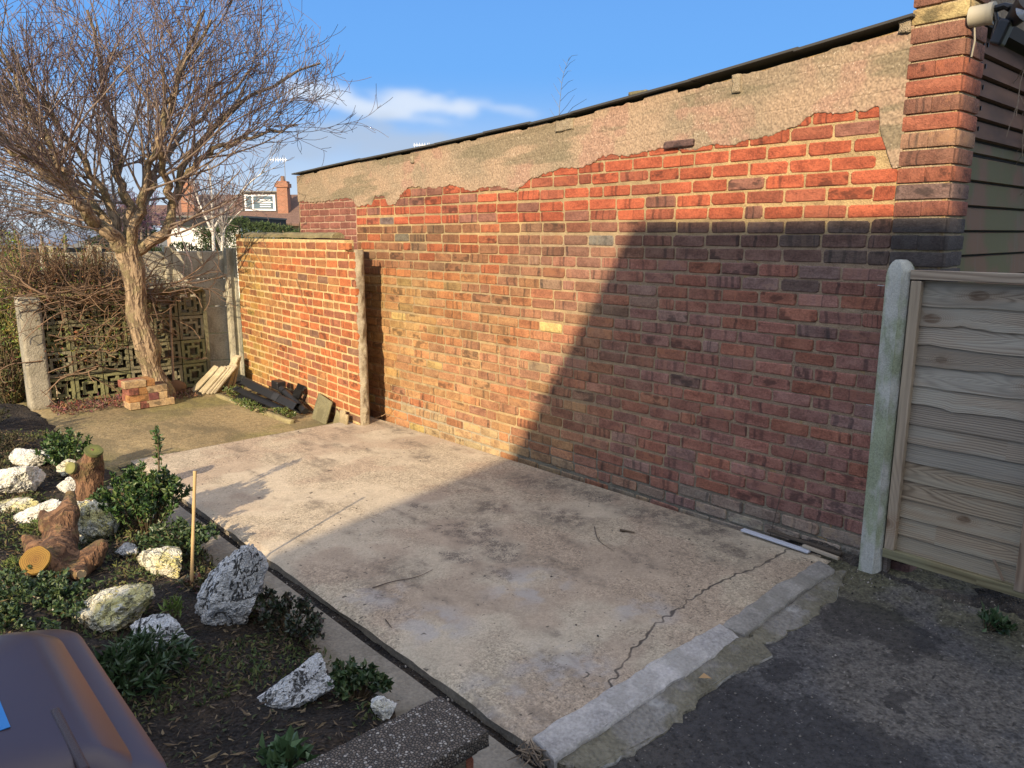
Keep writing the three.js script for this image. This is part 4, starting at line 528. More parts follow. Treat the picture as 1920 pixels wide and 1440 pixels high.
// ---------------------------------------------------------------- discarded black plastic gutters and pipe
{
  const lay = (g, a, b, roll = 0) => { const q = new THREE.Quaternion().setFromUnitVectors(V(1, 0, 0), b.clone().sub(a).normalize()), m = new THREE.Matrix4().compose(a, q, V(1, 1, 1)); return g.rotateX(roll).applyMatrix4(m); };
  const trough = (L, w, t) => { const s = new THREE.Shape([[-w, 0.04], [-w, -0.03], [-w * 0.7, -0.045], [w * 0.7, -0.045], [w, -0.03], [w, 0.04], [w - t, 0.04], [w - t, -0.027], [w * 0.66, -0.04], [-w * 0.66, -0.04], [-w + t, -0.027], [-w + t, 0.04]].map(([x, y]) => new THREE.Vector2(x, y))); return new THREE.ExtrudeGeometry(s, { depth: L, bevelEnabled: false }).rotateY(Math.PI / 2).rotateX(0); };
  let t = thing('gutter', 'black plastic gutter length with a joint clip, lying on top of another', 'gutter');
  let a = V(-7.78, 0.125, 0.53), b = V(-6.76, -0.0, 0.44); part('trough', lay(trough(1.03, 0.052, 0.004), a, b, 2.5), M.plastic, t); part('joint_clip', lay(trough(0.1, 0.057, 0.004).translate(0.62, 0, 0), a, b, 2.5), std({ color: rgb(0.03, 0.032, 0.036), roughness: 0.3 }), t);
  t = thing('gutter', 'black plastic gutter length lying on weeds against the patio edge', 'gutter'); a = V(-7.86, 0.02, 0.60); b = V(-6.92, -0.06, 0.52); part('trough', lay(trough(0.95, 0.05, 0.004), a, b, 1.9), M.plastic, t); part('end_clip', lay(trough(0.06, 0.056, 0.004), a, b, 1.9), M.plastic, t);
  t = thing('downpipe', 'black plastic downpipe with angled square head propped on the gutters', 'pipe'); a = V(-7.2, 0.125, 0.40); b = V(-6.72, -0.02, 0.40); part('pipe', lay(new THREE.CylinderGeometry(0.034, 0.034, 0.52, 16).rotateZ(Math.PI / 2).translate(0.26, 0, 0), a, b), M.plastic, t); part('collar', lay(new THREE.CylinderGeometry(0.041, 0.041, 0.07, 16).rotateZ(Math.PI / 2).translate(0.04, 0, 0), a, b), M.plastic, t); part('square_head', lay(new RoundedBoxGeometry(0.14, 0.085, 0.1, 2, 0.012).rotateZ(0.25).translate(-0.07, 0.012, 0), a, b), M.plastic, t);
  t = solo('gutter_bracket', lay(trough(0.12, 0.045, 0.004), V(-6.98, 0.08, 0.345), V(-6.92, 0.16, 0.34), 0.8), M.plastic, 'small black gutter offcut standing behind the downpipe', 'gutter');
}
solo('edging_kerb', boxUV(bump(new THREE.BoxGeometry(1.66, 0.1, 0.055, 40, 4, 3), 0.006, 16, 12).toNonIndexed()), conc(0.36, 0.31, 0.16), 'mossy concrete edging kerb along the patio beside the black gutters', 'kerb', [-7.33, -0.085, 0.665], 0.03);
// slates and tile scraps leaning on the garden wall
{
  const sl = (w, h, t, x, y, z, rx, rz, label, mat, seed) => { const m = solo('leaning_slab', boxUV(bump(new THREE.BoxGeometry(w, h, t, 8, 8, 2), 0.004, 18, seed).toNonIndexed()), mat, label, 'slab', [x, y, z]); m.rotation.set(rx, -0.06, rz); return m; };
  sl(0.3, 0.32, 0.022, -6.42, 0.0, 0.38, -0.28, -0.14, 'mossy square slab leaning against the orange garden wall', M.slate, 3);
  sl(0.1, 0.2, 0.02, -6.13, -0.03, 0.38, -0.2, -0.25, 'small mossy tile scrap next to the leaning square slab', conc(0.3, 0.26, 0.14), 4);
  sl(0.1, 0.24, 0.02, -6.01, -0.02, 0.39, -0.16, 0.12, 'narrow pale tile scrap near the torn wall end', conc(0.42, 0.34, 0.2), 5);
  sl(0.05, 0.2, 0.02, -5.93, -0.02, 0.40, -0.14, 0.05, 'thin upright tile scrap closest to the torn wall end', conc(0.42, 0.34, 0.2), 6);
}
// old spade against the screen wall
{
  const t = thing('garden_spade', 'old wooden-handled spade leaning on the screen wall beside the tree', 'spade', [-8.60, -0.05, 1.0]);
  const g = new Tubes(); g.add([V(0, 0.1, 0), V(-0.06, 0.5, -0.035), V(-0.13, 0.97, -0.075)], [0.014, 0.013, 0.014], 8, [0.32, 0.22, 0.14]); part('handle', g.geo(), M.twig, t); part('grip', box(0.03, 0.03, 0.11, -0.13, 0.98, -0.075, 0.01), M.blackWood, t);
  part('blade', bump(new THREE.SphereGeometry(0.11, 16, 10).scale(0.55, 0.75, 1), 0.012, 14, 4).translate(0.02, 0.06, -0.02), std({ color: rgb(0.15, 0.085, 0.045), roughness: 0.9 }), t);
}
// ---------------------------------------------------------------- rockery stones
function rockGeo(sx, sy, sz, seed) {                                // planes hewn off a lumpy ball, then roughened
  const g = mergeVertices((() => { const q = new THREE.IcosahedronGeometry(1, 20); q.deleteAttribute('uv'); q.deleteAttribute('normal'); return q; })(), 1e-5), p = g.attributes.position, v = V(0, 0, 0), R = rng(seed), cuts = [];
  for (let i = 0; i < 13; i++) cuts.push([rdir(R), 0.5 + 0.36 * R()]);
  for (let i = 0; i < p.count; i++) {
    v.fromBufferAttribute(p, i); const n = v.clone(); let r = 1.05; for (const [d, o] of cuts) { const q = n.dot(d); if (q > 0.05) r = Math.min(r, o / q); }
    const big = fbm3(n.x * 1.6, n.y * 1.6, n.z * 1.6, 3, seed), mid = fbm3(n.x * 4.5, n.y * 4.5, n.z * 4.5, 4, seed + 3), fine = fbm3(n.x * 15, n.y * 15, n.z * 15, 3, seed + 6), rid = 1 - Math.abs(2 * fbm3(n.x * 3 + 3, n.y * 3, n.z * 3, 4, seed + 9) - 1);
    r *= 1.0 + 0.3 * (big - 0.5) + 0.2 * (mid - 0.5) + 0.1 * (fine - 0.5) - 0.07 * ss(0.9, 0.99, rid); p.setXYZ(i, n.x * r * sx, n.y * r * sy, n.z * r * sz);
  }
  g.computeVertexNormals(); return tint(boxUV(toCreasedNormals(g, 0.55), 2.3), [1, 1, 1]);
}
const rock = (label, x, y, z, sx, sy, sz, seed, rot, style) => { const gg = rockGeo(sx, sy, sz, seed); if (style.peak) { const p = gg.attributes.position; for (let i = 0; i < p.count; i++) { const t = clamp(p.getY(i) / sy * 0.5 + 0.5), k = 1.25 - style.peak * t; p.setXYZ(i, p.getX(i) * k + 0.08 * t * t, p.getY(i), p.getZ(i) * k); } gg.computeVertexNormals(); } const m = solo('rock', gg, style.yellow > 0.6 ? M.rockYellow : style.grey > 0.3 ? M.rockGrey : M.rockWhite, label, 'rock', [x, y, z]); m.rotation.set(...rot); m.userData.group = 'white rockery stones'; return m; };
rock('tall pointed white rock standing at the edge of the path', -3.14, 0.12, 2.60, 0.20, 0.245, 0.14, 11, [0.05, 0.75, -0.1], { peak: 0.62, grey: 0.75, black: 0.95, dirt: 0.3 });
rock('long pale yellow-stained rock near the bin lid', -3.44, 0.04, 2.97, 0.215, 0.105, 0.15, 12, [0.1, 0.75, 0.22], { yellow: 0.75, black: 0.6, dirt: 0.6 });
rock('small white rock streaked with black soil in the shade', -3.13, 0.03, 2.90, 0.135, 0.085, 0.1, 13, [0, 0.6, 0.1], { grey: 0.5, black: 1, dirt: 0.2 });
rock('slanting white rock behind the pebble-faced coping', -2.40, 0.04, 2.64, 0.20, 0.09, 0.11, 14, [0.15, 0.8, 0.42], { grey: 0.6, black: 0.95, dirt: 0.6 });
rock('fist-sized white stone next to the pebble-faced coping', -2.13, -0.005, 2.44, 0.062, 0.05, 0.055, 15, [0, 0.3, 0], { black: 0.6, dirt: 0.6 });
rock('low yellow lichen rock behind the bamboo cane', -3.82, 0.05, 2.66, 0.16, 0.08, 0.12, 16, [0, 0.8, -0.1], { yellow: 0.9, black: 0.4, dirt: 0.6 });
rock('chunky yellow-white rock between stump and green shrub', -4.47, 0.11, 2.84, 0.15, 0.14, 0.13, 17, [0, 0.9, 0.1], { yellow: 0.95, black: 0.12, dirt: 0.2 });
rock('long white rock left of the chunky yellow one', -4.95, 0.08, 2.98, 0.2, 0.065, 0.11, 18, [0, 0.8, 0.33], { yellow: 0.2, black: 0.2, dirt: 0.25 });
rock('rugged white boulder at the far left of the rockery', -5.58, 0.12, 2.95, 0.17, 0.135, 0.14, 19, [0, 0.5, 0.15], { grey: 0.2, black: 0.2, dirt: 0.15 });
rock('squarish white rock at the back of the rockery', -6.12, 0.11, 2.79, 0.15, 0.09, 0.12, 20, [0, 0.8, -0.1], { black: 0.1, dirt: 0.1 });
rock('flat lichen-covered rock at the left picture edge', -5.22, 0.06, 3.05, 0.19, 0.05, 0.12, 21, [0, 0.8, 0.1], { yellow: 0.8, black: 0.3, dirt: 0.7 });
rock('small yellow stone by the upper tree stump', -5.75, 0.09, 2.64, 0.09, 0.06, 0.08, 22, [0, 0.3, 0], { yellow: 0.9, black: 0.1, dirt: 0.3 });
rock('small white stone below the upper tree stump', -5.42, 0.07, 2.72, 0.11, 0.065, 0.09, 23, [0, 0.3, 0.1], { yellow: 0.4, black: 0.1, dirt: 0.3 });
rock('pale stone slivers half buried left of the lower stump', -4.03, 0.0, 3.27, 0.13, 0.04, 0.1, 24, [0, 0.2, 0.1], { yellow: 0.3, black: 0.3, dirt: 0.8 });
rock('rounded white stone hiding under the green shrub', -4.15, 0.03, 2.74, 0.07, 0.05, 0.06, 25, [0, 0.2, 0.1], { grey: 0.4, black: 0.2, dirt: 0.3 });
// ---------------------------------------------------------------- sawn stumps
function sdfGeo(caps, centre, half, n, blend, seed) {                 // tapered limbs melted together, then meshed
  const mc = new MarchingCubes(n, new THREE.MeshStandardMaterial(), false, false, 120000), h = n / 2; mc.isolation = 0;
  for (let k = 0; k < n; k++) for (let j = 0; j < n; j++) for (let i = 0; i < n; i++) {
    const x = centre[0] + ((i - h) / h) * half, y = centre[1] + ((j - h) / h) * half, z = centre[2] + ((k - h) / h) * half; let d = 9;
    for (const [ax, ay, az, ra, bx, by, bz, rb] of caps) { const dx = bx - ax, dy = by - ay, dz = bz - az, t = clamp(((x - ax) * dx + (y - ay) * dy + (z - az) * dz) / (dx * dx + dy * dy + dz * dz)), q = Math.hypot(x - ax - t * dx, y - ay - t * dy, z - az - t * dz) - lerp(ra, rb, t), u = clamp(0.5 + 0.5 * (q - d) / blend); d = lerp(q, d, u) - blend * u * (1 - u); }
    d += 0.030 * (fbm3(x * 14, y * 8, z * 14, 3, seed) - 0.5) + 0.012 * (fbm3(x * 40, y * 14, z * 40, 2, seed + 4) - 0.5); mc.field[i + j * n + k * n * n] = -d;
  }
  mc.update(); const c = mc.count, P = new Float32Array(c * 3), g = new THREE.BufferGeometry(); for (let i = 0; i < c * 3; i++) P[i] = centre[i % 3] + mc.positionArray[i] * half; g.setAttribute('position', new THREE.BufferAttribute(P, 3)); const m = mergeVertices(g, 1e-5); m.computeVertexNormals(); return m;
}
function stump(name, label, pos, arms) {
  const t = thing(name, label, 'stump', pos), caps = [];
  arms.forEach(({ pts, r, cut }) => {
    for (let i = 1; i < pts.length; i++) caps.push([...pts[i - 1], r[i - 1], ...pts[i], r[i]]);
    if (cut) { const e = V(...pts[pts.length - 1]), d = e.clone().sub(V(...pts[pts.length - 2])).normalize(), rad = r[r.length - 1] * 1.04, g = new THREE.CylinderGeometry(rad, rad * 1.04, 0.016, 26, 1), pc = g.attributes.position, cc = new Float32Array(pc.count * 3); for (let i = 0; i < pc.count; i++) { const rr = Math.hypot(pc.getX(i), pc.getZ(i)); cc.set(rr < rad * 0.5 ? cut[0] : cut[1], i * 3); const w = 1 + 0.12 * (noise2(Math.atan2(pc.getZ(i), pc.getX(i)) * 2, 1, 9) - 0.5); pc.setX(i, pc.getX(i) * w); pc.setZ(i, pc.getZ(i) * w); } g.setAttribute('color', new THREE.BufferAttribute(cc, 3)); g.applyQuaternion(new THREE.Quaternion().setFromUnitVectors(V(0, 1, 0), d)); e.addScaledVector(d, rad * 0.9); g.translate(e.x, e.y, e.z); part('sawn_face', g, M.sawn, t); }
  });
  const all = caps.flatMap((c) => [[c[0], c[1], c[2]], [c[4], c[5], c[6]]]), lo = [0, 1, 2].map((i) => Math.min(...all.map((q) => q[i]))), hi = [0, 1, 2].map((i) => Math.max(...all.map((q) => q[i])));
  const g = sdfGeo(caps, lo.map((v, i) => (v + hi[i]) / 2), Math.max(...hi.map((v, i) => (v - lo[i]) / 2)) + 0.2, 64, 0.05, Math.round(-pos[0] * 10)); part('stem', tint(boxUV(g, 4.5), [0.8, 0.76, 0.72]), M.stump, t); return t;
}
M.sawn = std({ vertexColors: true, roughness: 0.9, map: colorMap(256, 256, (u, v) => { const x = u - 0.47, y = v - 0.53, r = Math.hypot(x, y) + 0.03 * fbm(u * 5, v * 5, 3, 7), a = Math.atan2(y, x), k = 0.72 + 0.2 * Math.sin(r * 95) + 0.3 * (fbm(u * 30, v * 30, 3, 8) - 0.5) - 0.35 * ss(0.93, 0.99, noise2(a * 4, 3, 12)) ; return [k, k * 0.96, k * 0.9]; }) });
stump('tree_stump', 'upright brown stump with green sawn top behind the shrub', [-5.05, 0.0, 2.67], [{ pts: [[0.02, -0.05, 0.02], [0, 0.12, 0.02], [-0.02, 0.26, -0.01], [0.02, 0.34, -0.02]], r: [0.09, 0.065, 0.056, 0.05], cut: [[0.26, 0.29, 0.07], [0.12, 0.14, 0.045]] }, { pts: [[-0.01, 0.2, 0.0], [-0.01, 0.26, 0.05], [0.01, 0.28, 0.08]], r: [0.045, 0.04, 0.034], cut: [[0.3, 0.32, 0.1], [0.2, 0.2, 0.07]] }, { pts: [[0.06, -0.02, -0.1], [0.1, 0.06, -0.13], [0.14, 0.09, -0.16]], r: [0.04, 0.034, 0.028] }]);
stump('tree_stump', 'gnarled branching stump with large orange sawn face', [-4.10, 0.0, 3.06], [
  { pts: [[0, -0.06, 0], [0.0, 0.05, 0], [-0.03, 0.12, 0.0]], r: [0.13, 0.1, 0.08] }, { pts: [[0, 0.05, 0.03], [0.04, 0.1, 0.07], [0.07, 0.13, 0.085]], r: [0.08, 0.068, 0.062], cut: [[0.24, 0.125, 0.03], [0.33, 0.20, 0.04]] },
  { pts: [[-0.04, 0.06, -0.02], [-0.13, 0.15, -0.06], [-0.19, 0.25, -0.1], [-0.27, 0.33, -0.14]], r: [0.075, 0.06, 0.046, 0.03] }, { pts: [[-0.14, 0.15, -0.04], [-0.2, 0.22, -0.02], [-0.25, 0.27, 0.0]], r: [0.05, 0.032, 0.02] }, { pts: [[-0.08, 0.08, 0.03], [-0.15, 0.14, 0.07], [-0.2, 0.18, 0.09]], r: [0.04, 0.028, 0.018] },
  { pts: [[0.04, 0.03, -0.05], [0.05, 0.08, -0.13], [0.04, 0.13, -0.19]], r: [0.06, 0.042, 0.034] }, { pts: [[0.08, 0.03, -0.04], [0.15, 0.06, -0.06], [0.18, 0.07, -0.06]], r: [0.035, 0.024, 0.02], cut: [[0.55, 0.42, 0.25], [0.5, 0.36, 0.2]] }, { pts: [[0.06, 0.0, 0.02], [0.16, -0.01, 0.05], [0.24, -0.06, 0.06]], r: [0.055, 0.036, 0.025] }, { pts: [[0.02, 0.0, 0.06], [0.06, -0.02, 0.16], [0.06, -0.07, 0.22]], r: [0.05, 0.034, 0.02] }, { pts: [[-0.05, 0.0, 0.06], [-0.14, 0.0, 0.14], [-0.2, -0.05, 0.18]], r: [0.05, 0.034, 0.02] }]);
// ---------------------------------------------------------------- plants
function shrub(name, label, pos, size, n, leaf, cols, seed, opts = {}) {
  const t = thing(name, label, 'plant', pos), R = rng(seed), lv = new Leaves(), tb = new Tubes(), [sx, sy, sz] = size, stems = opts.stems ?? 26;
  for (let s = 0; s < stems; s++) {
    const a = R() * 6.2832, q = Math.sqrt(R()), ex = V(Math.cos(a) * q * sx, sy * (0.35 + 0.65 * Math.sqrt(1 - q * q * 0.9)) * (0.75 + 0.4 * R()), Math.sin(a) * q * sz), b = V(ex.x * 0.25, -0.02, ex.z * 0.25), m = b.clone().lerp(ex, 0.5).add(V(0, sy * 0.12, 0)), cv = new THREE.QuadraticBezierCurve3(b, m, ex), P = cv.getPoints(7); tb.add(P, P.map((_, i) => (opts.stemR ?? 0.005) * (1 - i / 10)), 4, opts.stemC ?? [0.12, 0.09, 0.05]);
    const per = Math.round(n / stems);
    for (let i = 0; i < per; i++) { const u = 0.25 + 0.78 * Math.sqrt(R()), p = cv.getPoint(Math.min(1, u)), d = cv.getTangent(Math.min(1, u)).multiplyScalar(0.6).add(rdir(R, 0.25)).normalize(), side = V(0, 0, 0).crossVectors(d, rdir(R)).normalize(), c = cols[Math.floor(R() * cols.length)], k = 0.7 + 0.6 * R(); p.addScaledVector(rdir(R), 0.02 * R() * (opts.spread ?? 1)); lv.add(p, d, side, leaf[0] * (0.6 + 0.7 * R()), leaf[1] * (0.6 + 0.6 * R()), [c[0] * k, c[1] * k, c[2] * k]); }
  }
  part('stems', tb.geo(), M.twig, t); stuffPart('leaves', lv.geo(), opts.dull ? M.leafDull : M.leaf, t); return t;
}
const G1 = [[0.035, 0.075, 0.02], [0.055, 0.11, 0.028], [0.025, 0.055, 0.018], [0.09, 0.13, 0.035]], G2 = [[0.045, 0.08, 0.03], [0.03, 0.06, 0.025], [0.07, 0.1, 0.035]], G3 = [[0.09, 0.13, 0.03], [0.13, 0.15, 0.04], [0.06, 0.1, 0.025]];
shrub('glossy_shrub', 'large glossy green shrub beside the slab edge', [-4.42, 0.02, 2.55], [0.27, 0.34, 0.25], 3800, [0.032, 0.018], G1, 70, { stems: 60 });
shrub('glossy_shrub', 'spindly upright shoot rising above the large green shrub', [-4.58, 0.2, 2.42], [0.07, 0.38, 0.06], 120, [0.034, 0.017], G1, 71, { stems: 5 });
shrub('glossy_shrub', 'small round green shrub behind the upper stump', [-5.97, 0.02, 2.60], [0.24, 0.27, 0.18], 1500, [0.034, 0.02], G1, 72, { stems: 36 });
shrub('creeping_plant', 'low leafy creeping plant in front of the large green shrub', [-4.0, 0.03, 2.52], [0.28, 0.1, 0.2], 1100, [0.026, 0.024], G2, 73, { stems: 40 });
shrub('creeping_plant', 'low green ground cover just behind the bin lid', [-3.75, 0.04, 3.25], [0.42, 0.1, 0.25], 2600, [0.024, 0.02], G2, 74, { stems: 70 });
shrub('creeping_plant', 'dark leafy plant in the shade beside the bin lid', [-2.84, 0.03, 3.08], [0.2, 0.15, 0.2], 1100, [0.05, 0.016], [[0.03, 0.06, 0.02], [0.045, 0.075, 0.03]], 75, { stems: 40 });
shrub('creeping_plant', 'dark sprawling plant to the right of the tall white rock', [-2.90, 0.0, 2.44], [0.28, 0.12, 0.12], 1200, [0.022, 0.02], [[0.025, 0.04, 0.02], [0.04, 0.05, 0.025], [0.05, 0.04, 0.03]], 76, { stems: 40 });
shrub('creeping_plant', 'small bright green plant between white rock and path', [-2.28, 0.0, 2.46], [0.14, 0.09, 0.1], 520, [0.026, 0.024], G2, 77, { stems: 22 });
shrub('weed', 'leafy green weed at the bottom edge beside the coping', [-2.02, 0.0, 2.86], [0.1, 0.09, 0.09], 90, [0.055, 0.04], [[0.06, 0.12, 0.05], [0.08, 0.14, 0.06]], 78, { stems: 12 });
shrub('weed', 'bright green tuft growing on the yellow-stained rock', [-3.18, 0.09, 2.80], [0.05, 0.05, 0.05], 60, [0.05, 0.01], [[0.1, 0.15, 0.03]], 79, { stems: 10 });
shrub('weed', 'small dark weed at the foot of the timber fence', [-0.86, 0.02, 0.22], [0.09, 0.05, 0.06], 90, [0.045, 0.022], [[0.04, 0.08, 0.03], [0.06, 0.1, 0.04]], 80, { stems: 10 });
shrub('creeping_plant', 'reddish low plant at the foot of the bamboo cane', [-3.42, 0.03, 2.62], [0.14, 0.06, 0.1], 220, [0.024, 0.02], [[0.1, 0.035, 0.03], [0.07, 0.06, 0.03], [0.05, 0.06, 0.03]], 81, { stems: 16 });
shrub('moss_patch', 'yellow-green moss and grass at the foot of the gnarled stump', [-4.15, 0.03, 3.22], [0.22, 0.07, 0.14], 900, [0.03, 0.008], G3, 82, { stems: 40, dull: true });
shrub('moss_patch', 'grassy moss between the long white rock and the stump', [-4.75, 0.03, 2.93], [0.26, 0.06, 0.16], 900, [0.03, 0.008], G3, 83, { stems: 40, dull: true });
shrub('dark_heather', 'dark straggly ground shrub at the far left of the bed', [-6.7, 0.0, 3.05], [0.55, 0.16, 0.4], 3400, [0.026, 0.01], [[0.05, 0.045, 0.02], [0.035, 0.035, 0.016], [0.07, 0.07, 0.025], [0.06, 0.04, 0.022]], 84, { stems: 90, dull: true });
shrub('dark_heather', 'bushy dark clump at the left edge beside the patio', [-7.55, 0.0, 3.0], [0.4, 0.32, 0.35], 2600, [0.026, 0.012], [[0.035, 0.035, 0.016], [0.05, 0.055, 0.02], [0.03, 0.025, 0.015]], 85, { stems: 70, dull: true });
shrub('dark_heather', 'brown straggly cover behind the white boulder', [-6.0, 0.02, 3.15], [0.45, 0.1, 0.25], 2200, [0.026, 0.009], [[0.07, 0.05, 0.025], [0.05, 0.05, 0.02], [0.09, 0.07, 0.03]], 86, { stems: 60, dull: true });
shrub('weed', 'sprawling weeds along the edge beside the black gutters', [-7.3, -0.06, 0.68], [0.5, 0.06, 0.06], 420, [0.03, 0.018], G3, 87, { stems: 50 });
shrub('weed', 'green weeds at the end of the black gutters', [-6.75, -0.05, 0.60], [0.2, 0.07, 0.07], 300, [0.026, 0.014], G3, 88, { stems: 24 });
shrub('weed', 'weeds at the corner by the leaning edging slabs', [-8.0, -0.04, 0.56], [0.2, 0.08, 0.1], 320, [0.03, 0.018], G3, 89, { stems: 24 });
// ---------------------------------------------------------------- bamboo cane, twigs, strips on the slab, a fallen leaf
{ const g = new Tubes(), a = V(-3.47, -0.05, 2.65), b = V(-3.45, 0.61, 2.585), P = [], r = []; for (let i = 0; i <= 24; i++) { P.push(a.clone().lerp(b, i / 24)); r.push(0.0078 + (i % 6 === 0 ? 0.0016 : 0)); } g.add(P, r, 8, [0.52, 0.36, 0.17]); solo('bamboo_cane', g.geo(), M.twig, 'thin upright bamboo cane stuck in the rockery soil', 'cane'); }
solo('plastic_strip', box(0.40, 0.012, 0.035, 0, 0, 0, 0.003), std({ color: rgb(0.55, 0.58, 0.64), roughness: 0.5 }), 'pale blue-white strip lying at the foot of the shaded wall', 'strip', [-1.915, 0.05, 0.10], -0.03);
solo('timber_batten', box(0.20, 0.016, 0.02, 0, 0, 0, 0.003), std({ color: rgb(0.42, 0.36, 0.27) }), 'short pale batten end beside the concrete post', 'batten', [-1.66, 0.066, 0.10], -0.1);
solo('timber_batten', box(0.42, 0.014, 0.022, 0, 0, 0, 0.003), std({ color: rgb(0.09, 0.07, 0.05) }), 'dark batten lying against the wall behind the pale strip', 'batten', [-1.78, 0.07, 0.05], -0.03);
{ const tw = (label, pts, r, c) => { const g = new Tubes(), cv = new THREE.CatmullRomCurve3(pts.map(([x, z, h]) => V(x, slabY(x, z) + 0.006 + (h ?? 0), z))); const P = cv.getPoints(14); g.add(P, P.map((_, i) => r * (1 - i / 22)), 5, c); solo('twig', g.geo(), M.twig, label, 'twig'); };
  tw('thin curved dry twig lying in the middle of the slab', [[-2.98, 1.96], [-2.97, 1.85], [-2.93, 1.74], [-2.94, 1.63]], 0.003, [0.1, 0.07, 0.05]); tw('short dark stick on the shaded slab towards the wall', [[-2.61, 0.56, 0.003], [-2.53, 0.53, 0.003]], 0.008, [0.09, 0.065, 0.04]); tw('tiny twig near the left edge of the slab', [[-2.68, 2.08], [-2.6, 2.1]], 0.003, [0.08, 0.06, 0.04]); tw('long fine stem on the shaded slab', [[-2.75, 0.62], [-2.6, 0.75], [-2.45, 0.8]], 0.0025, [0.1, 0.08, 0.06]);
  tw('dry bent stem at the far foot of the wall', [[-5.93, 0.1, 0], [-5.8, 0.06, 0.06], [-5.7, 0.04, 0.17]], 0.004, [0.5, 0.33, 0.18]); tw('fine dead stem standing against the shaded wall', [[-1.98, 0.03, 0], [-1.93, 0.02, 0.3], [-1.86, 0.018, 0.6]], 0.003, [0.12, 0.09, 0.07]);
  { const g = new Tubes(), R = rng(19); for (let i = 0; i < 34; i++) { const a = R() * 6.28, x = -1.62 + 0.09 * (R() - 0.5), z = 2.2 + 0.06 * (R() - 0.5), L = 0.03 + 0.05 * R(), y = -0.03 + 0.02 * R(); g.add([V(x, y, z), V(x + Math.cos(a) * L, y + 0.01 * R(), z + Math.sin(a) * L)], [0.003, 0.002], 4, [[0.1, 0.075, 0.05], [0.2, 0.15, 0.1]][i % 2]); } const m = solo('twig_litter', g.geo(), M.twig, 'small heap of broken twigs at the near corner of the slab', 'twigs'); m.userData.kind = 'stuff'; }
  const l = new Leaves(); l.add(V(-1.475, driveY(-1.475, 1.42) + 0.05, 1.45), V(0.7, 0.1, -0.7).normalize(), V(0.7, 0, 0.7), 0.05, 0.035, [0.42, 0.27, 0.13]); solo('fallen_leaf', l.geo(), M.leafDull, 'pale brown fallen leaf on the broken concrete', 'leaf'); }
// loose grit and litter
{ const R = rng(99), lv = new Leaves(), tb = new Tubes();
  for (let i = 0; i < 1500; i++) { const x = -9.0 + R() * 0.75, z = 0.85 + R() * 1.35; lv.add(V(x, -0.055 + 0.05 * R() * R(), z), rdir(R, 0.1), rdir(R), 0.03 + 0.03 * R(), 0.02, [[0.16, 0.075, 0.05], [0.11, 0.055, 0.04], [0.22, 0.12, 0.08]][i % 3].map((c) => c * (0.6 + 0.7 * R()))); }
  const m = solo('fallen_leaves', lv.geo(), M.leafDull, 'drift of dry brown leaves along the foot of the screen wall', 'leaves'); m.userData.kind = 'stuff';
  const lb = new Leaves(); for (let i = 0; i < 6500; i++) { const x = -7.5 + R() * 5.7, z = 2.36 + R() * 1.5, y = bedY(x, z); if (y < -0.04) continue; const lit = [[0.13, 0.09, 0.05], [0.07, 0.05, 0.035], [0.2, 0.15, 0.085], [0.05, 0.065, 0.025]][Math.floor(R() * 4)]; lb.add(V(x, y + 0.003 + 0.012 * R(), z), rdir(R, 0).setY(0.15 * (R() - 0.3)).normalize(), V(R() - 0.5, 0.2 * R(), R() - 0.5).normalize(), 0.02 + 0.05 * R() * R(), 0.004 + 0.012 * R(), lit); }
  const q = solo('bed_litter', lb.geo(), M.leafDull, 'dead stalks and leaf litter scattered over the rockery soil', 'litter'); q.userData.kind = 'stuff';
  const gc = new Leaves(); for (let i = 0; i < 26000; i++) { const x = -7.4 + R() * 5.3, z = 2.34 + R() * 1.45, n = fbm(x * 2.6, z * 2.6, 4, 88), lit = ss(-2.2, -3.6, x); if (n < 0.56 - 0.08 * lit) continue; const y = bedY(x, z); if (y < -0.045) continue; const c = [[0.05, 0.085, 0.025], [0.075, 0.1, 0.03], [0.11, 0.12, 0.035], [0.10, 0.075, 0.04]][Math.floor(R() * 4)], k = 0.6 + 0.7 * R(); gc.add(V(x, y + 0.03 * R() * R(), z), rdir(R, 0.7), rdir(R), 0.014 + 0.022 * R(), 0.008 + 0.01 * R(), c.map((q) => q * k)); }
  const gm = solo('ground_cover', gc.geo(), M.leafDull, 'patchy low weeds and moss spreading over the rockery soil', 'ground cover'); gm.userData.kind = 'stuff';
  const gr = new THREE.IcosahedronGeometry(1, 0), cnt = 1500, im = shade(new THREE.InstancedMesh(gr, std({ color: rgb(0.5, 0.5, 0.5), roughness: 1 }), cnt)), mt = new THREE.Matrix4(), qq = new THREE.Quaternion();
  for (let i = 0; i < cnt; i++) { const k = R(); let x, z, y; if (k < 0.3) { x = -6 + R() * 4.4; z = 2.175 + R() * 0.045; y = -0.05; } else if (k < 0.55) { x = -1.5 + R() * 1.3; z = 0.1 + R() * R() * 0.35; y = driveY(x, z); } else if (k < 0.8) { x = -1.45 + R() * 1.4; z = 0.1 + R() * 2; y = driveY(x, z); } else { x = -6 + R() * 4.4; z = 0.1 + R() * 2; y = slabY(x, z); } const s = 0.0012 + 0.005 * R() ** 4; mt.compose(V(x, y + s * 0.6, z), qq.setFromAxisAngle(rdir(R), R() * 6), V(s, s * 0.7, s)); im.setMatrixAt(i, mt); const c = [0.25, 0.6, 0.1][Math.floor(R() * 3)] * (0.5 + R()); im.setColorAt(i, rgb(c, c * 0.9, c * 0.78)); }
  im.name = 'loose_grit'; im.userData = { kind: 'stuff', label: 'loose grit and crumbs scattered over slab and drive', category: 'grit' }; scene.add(im); }
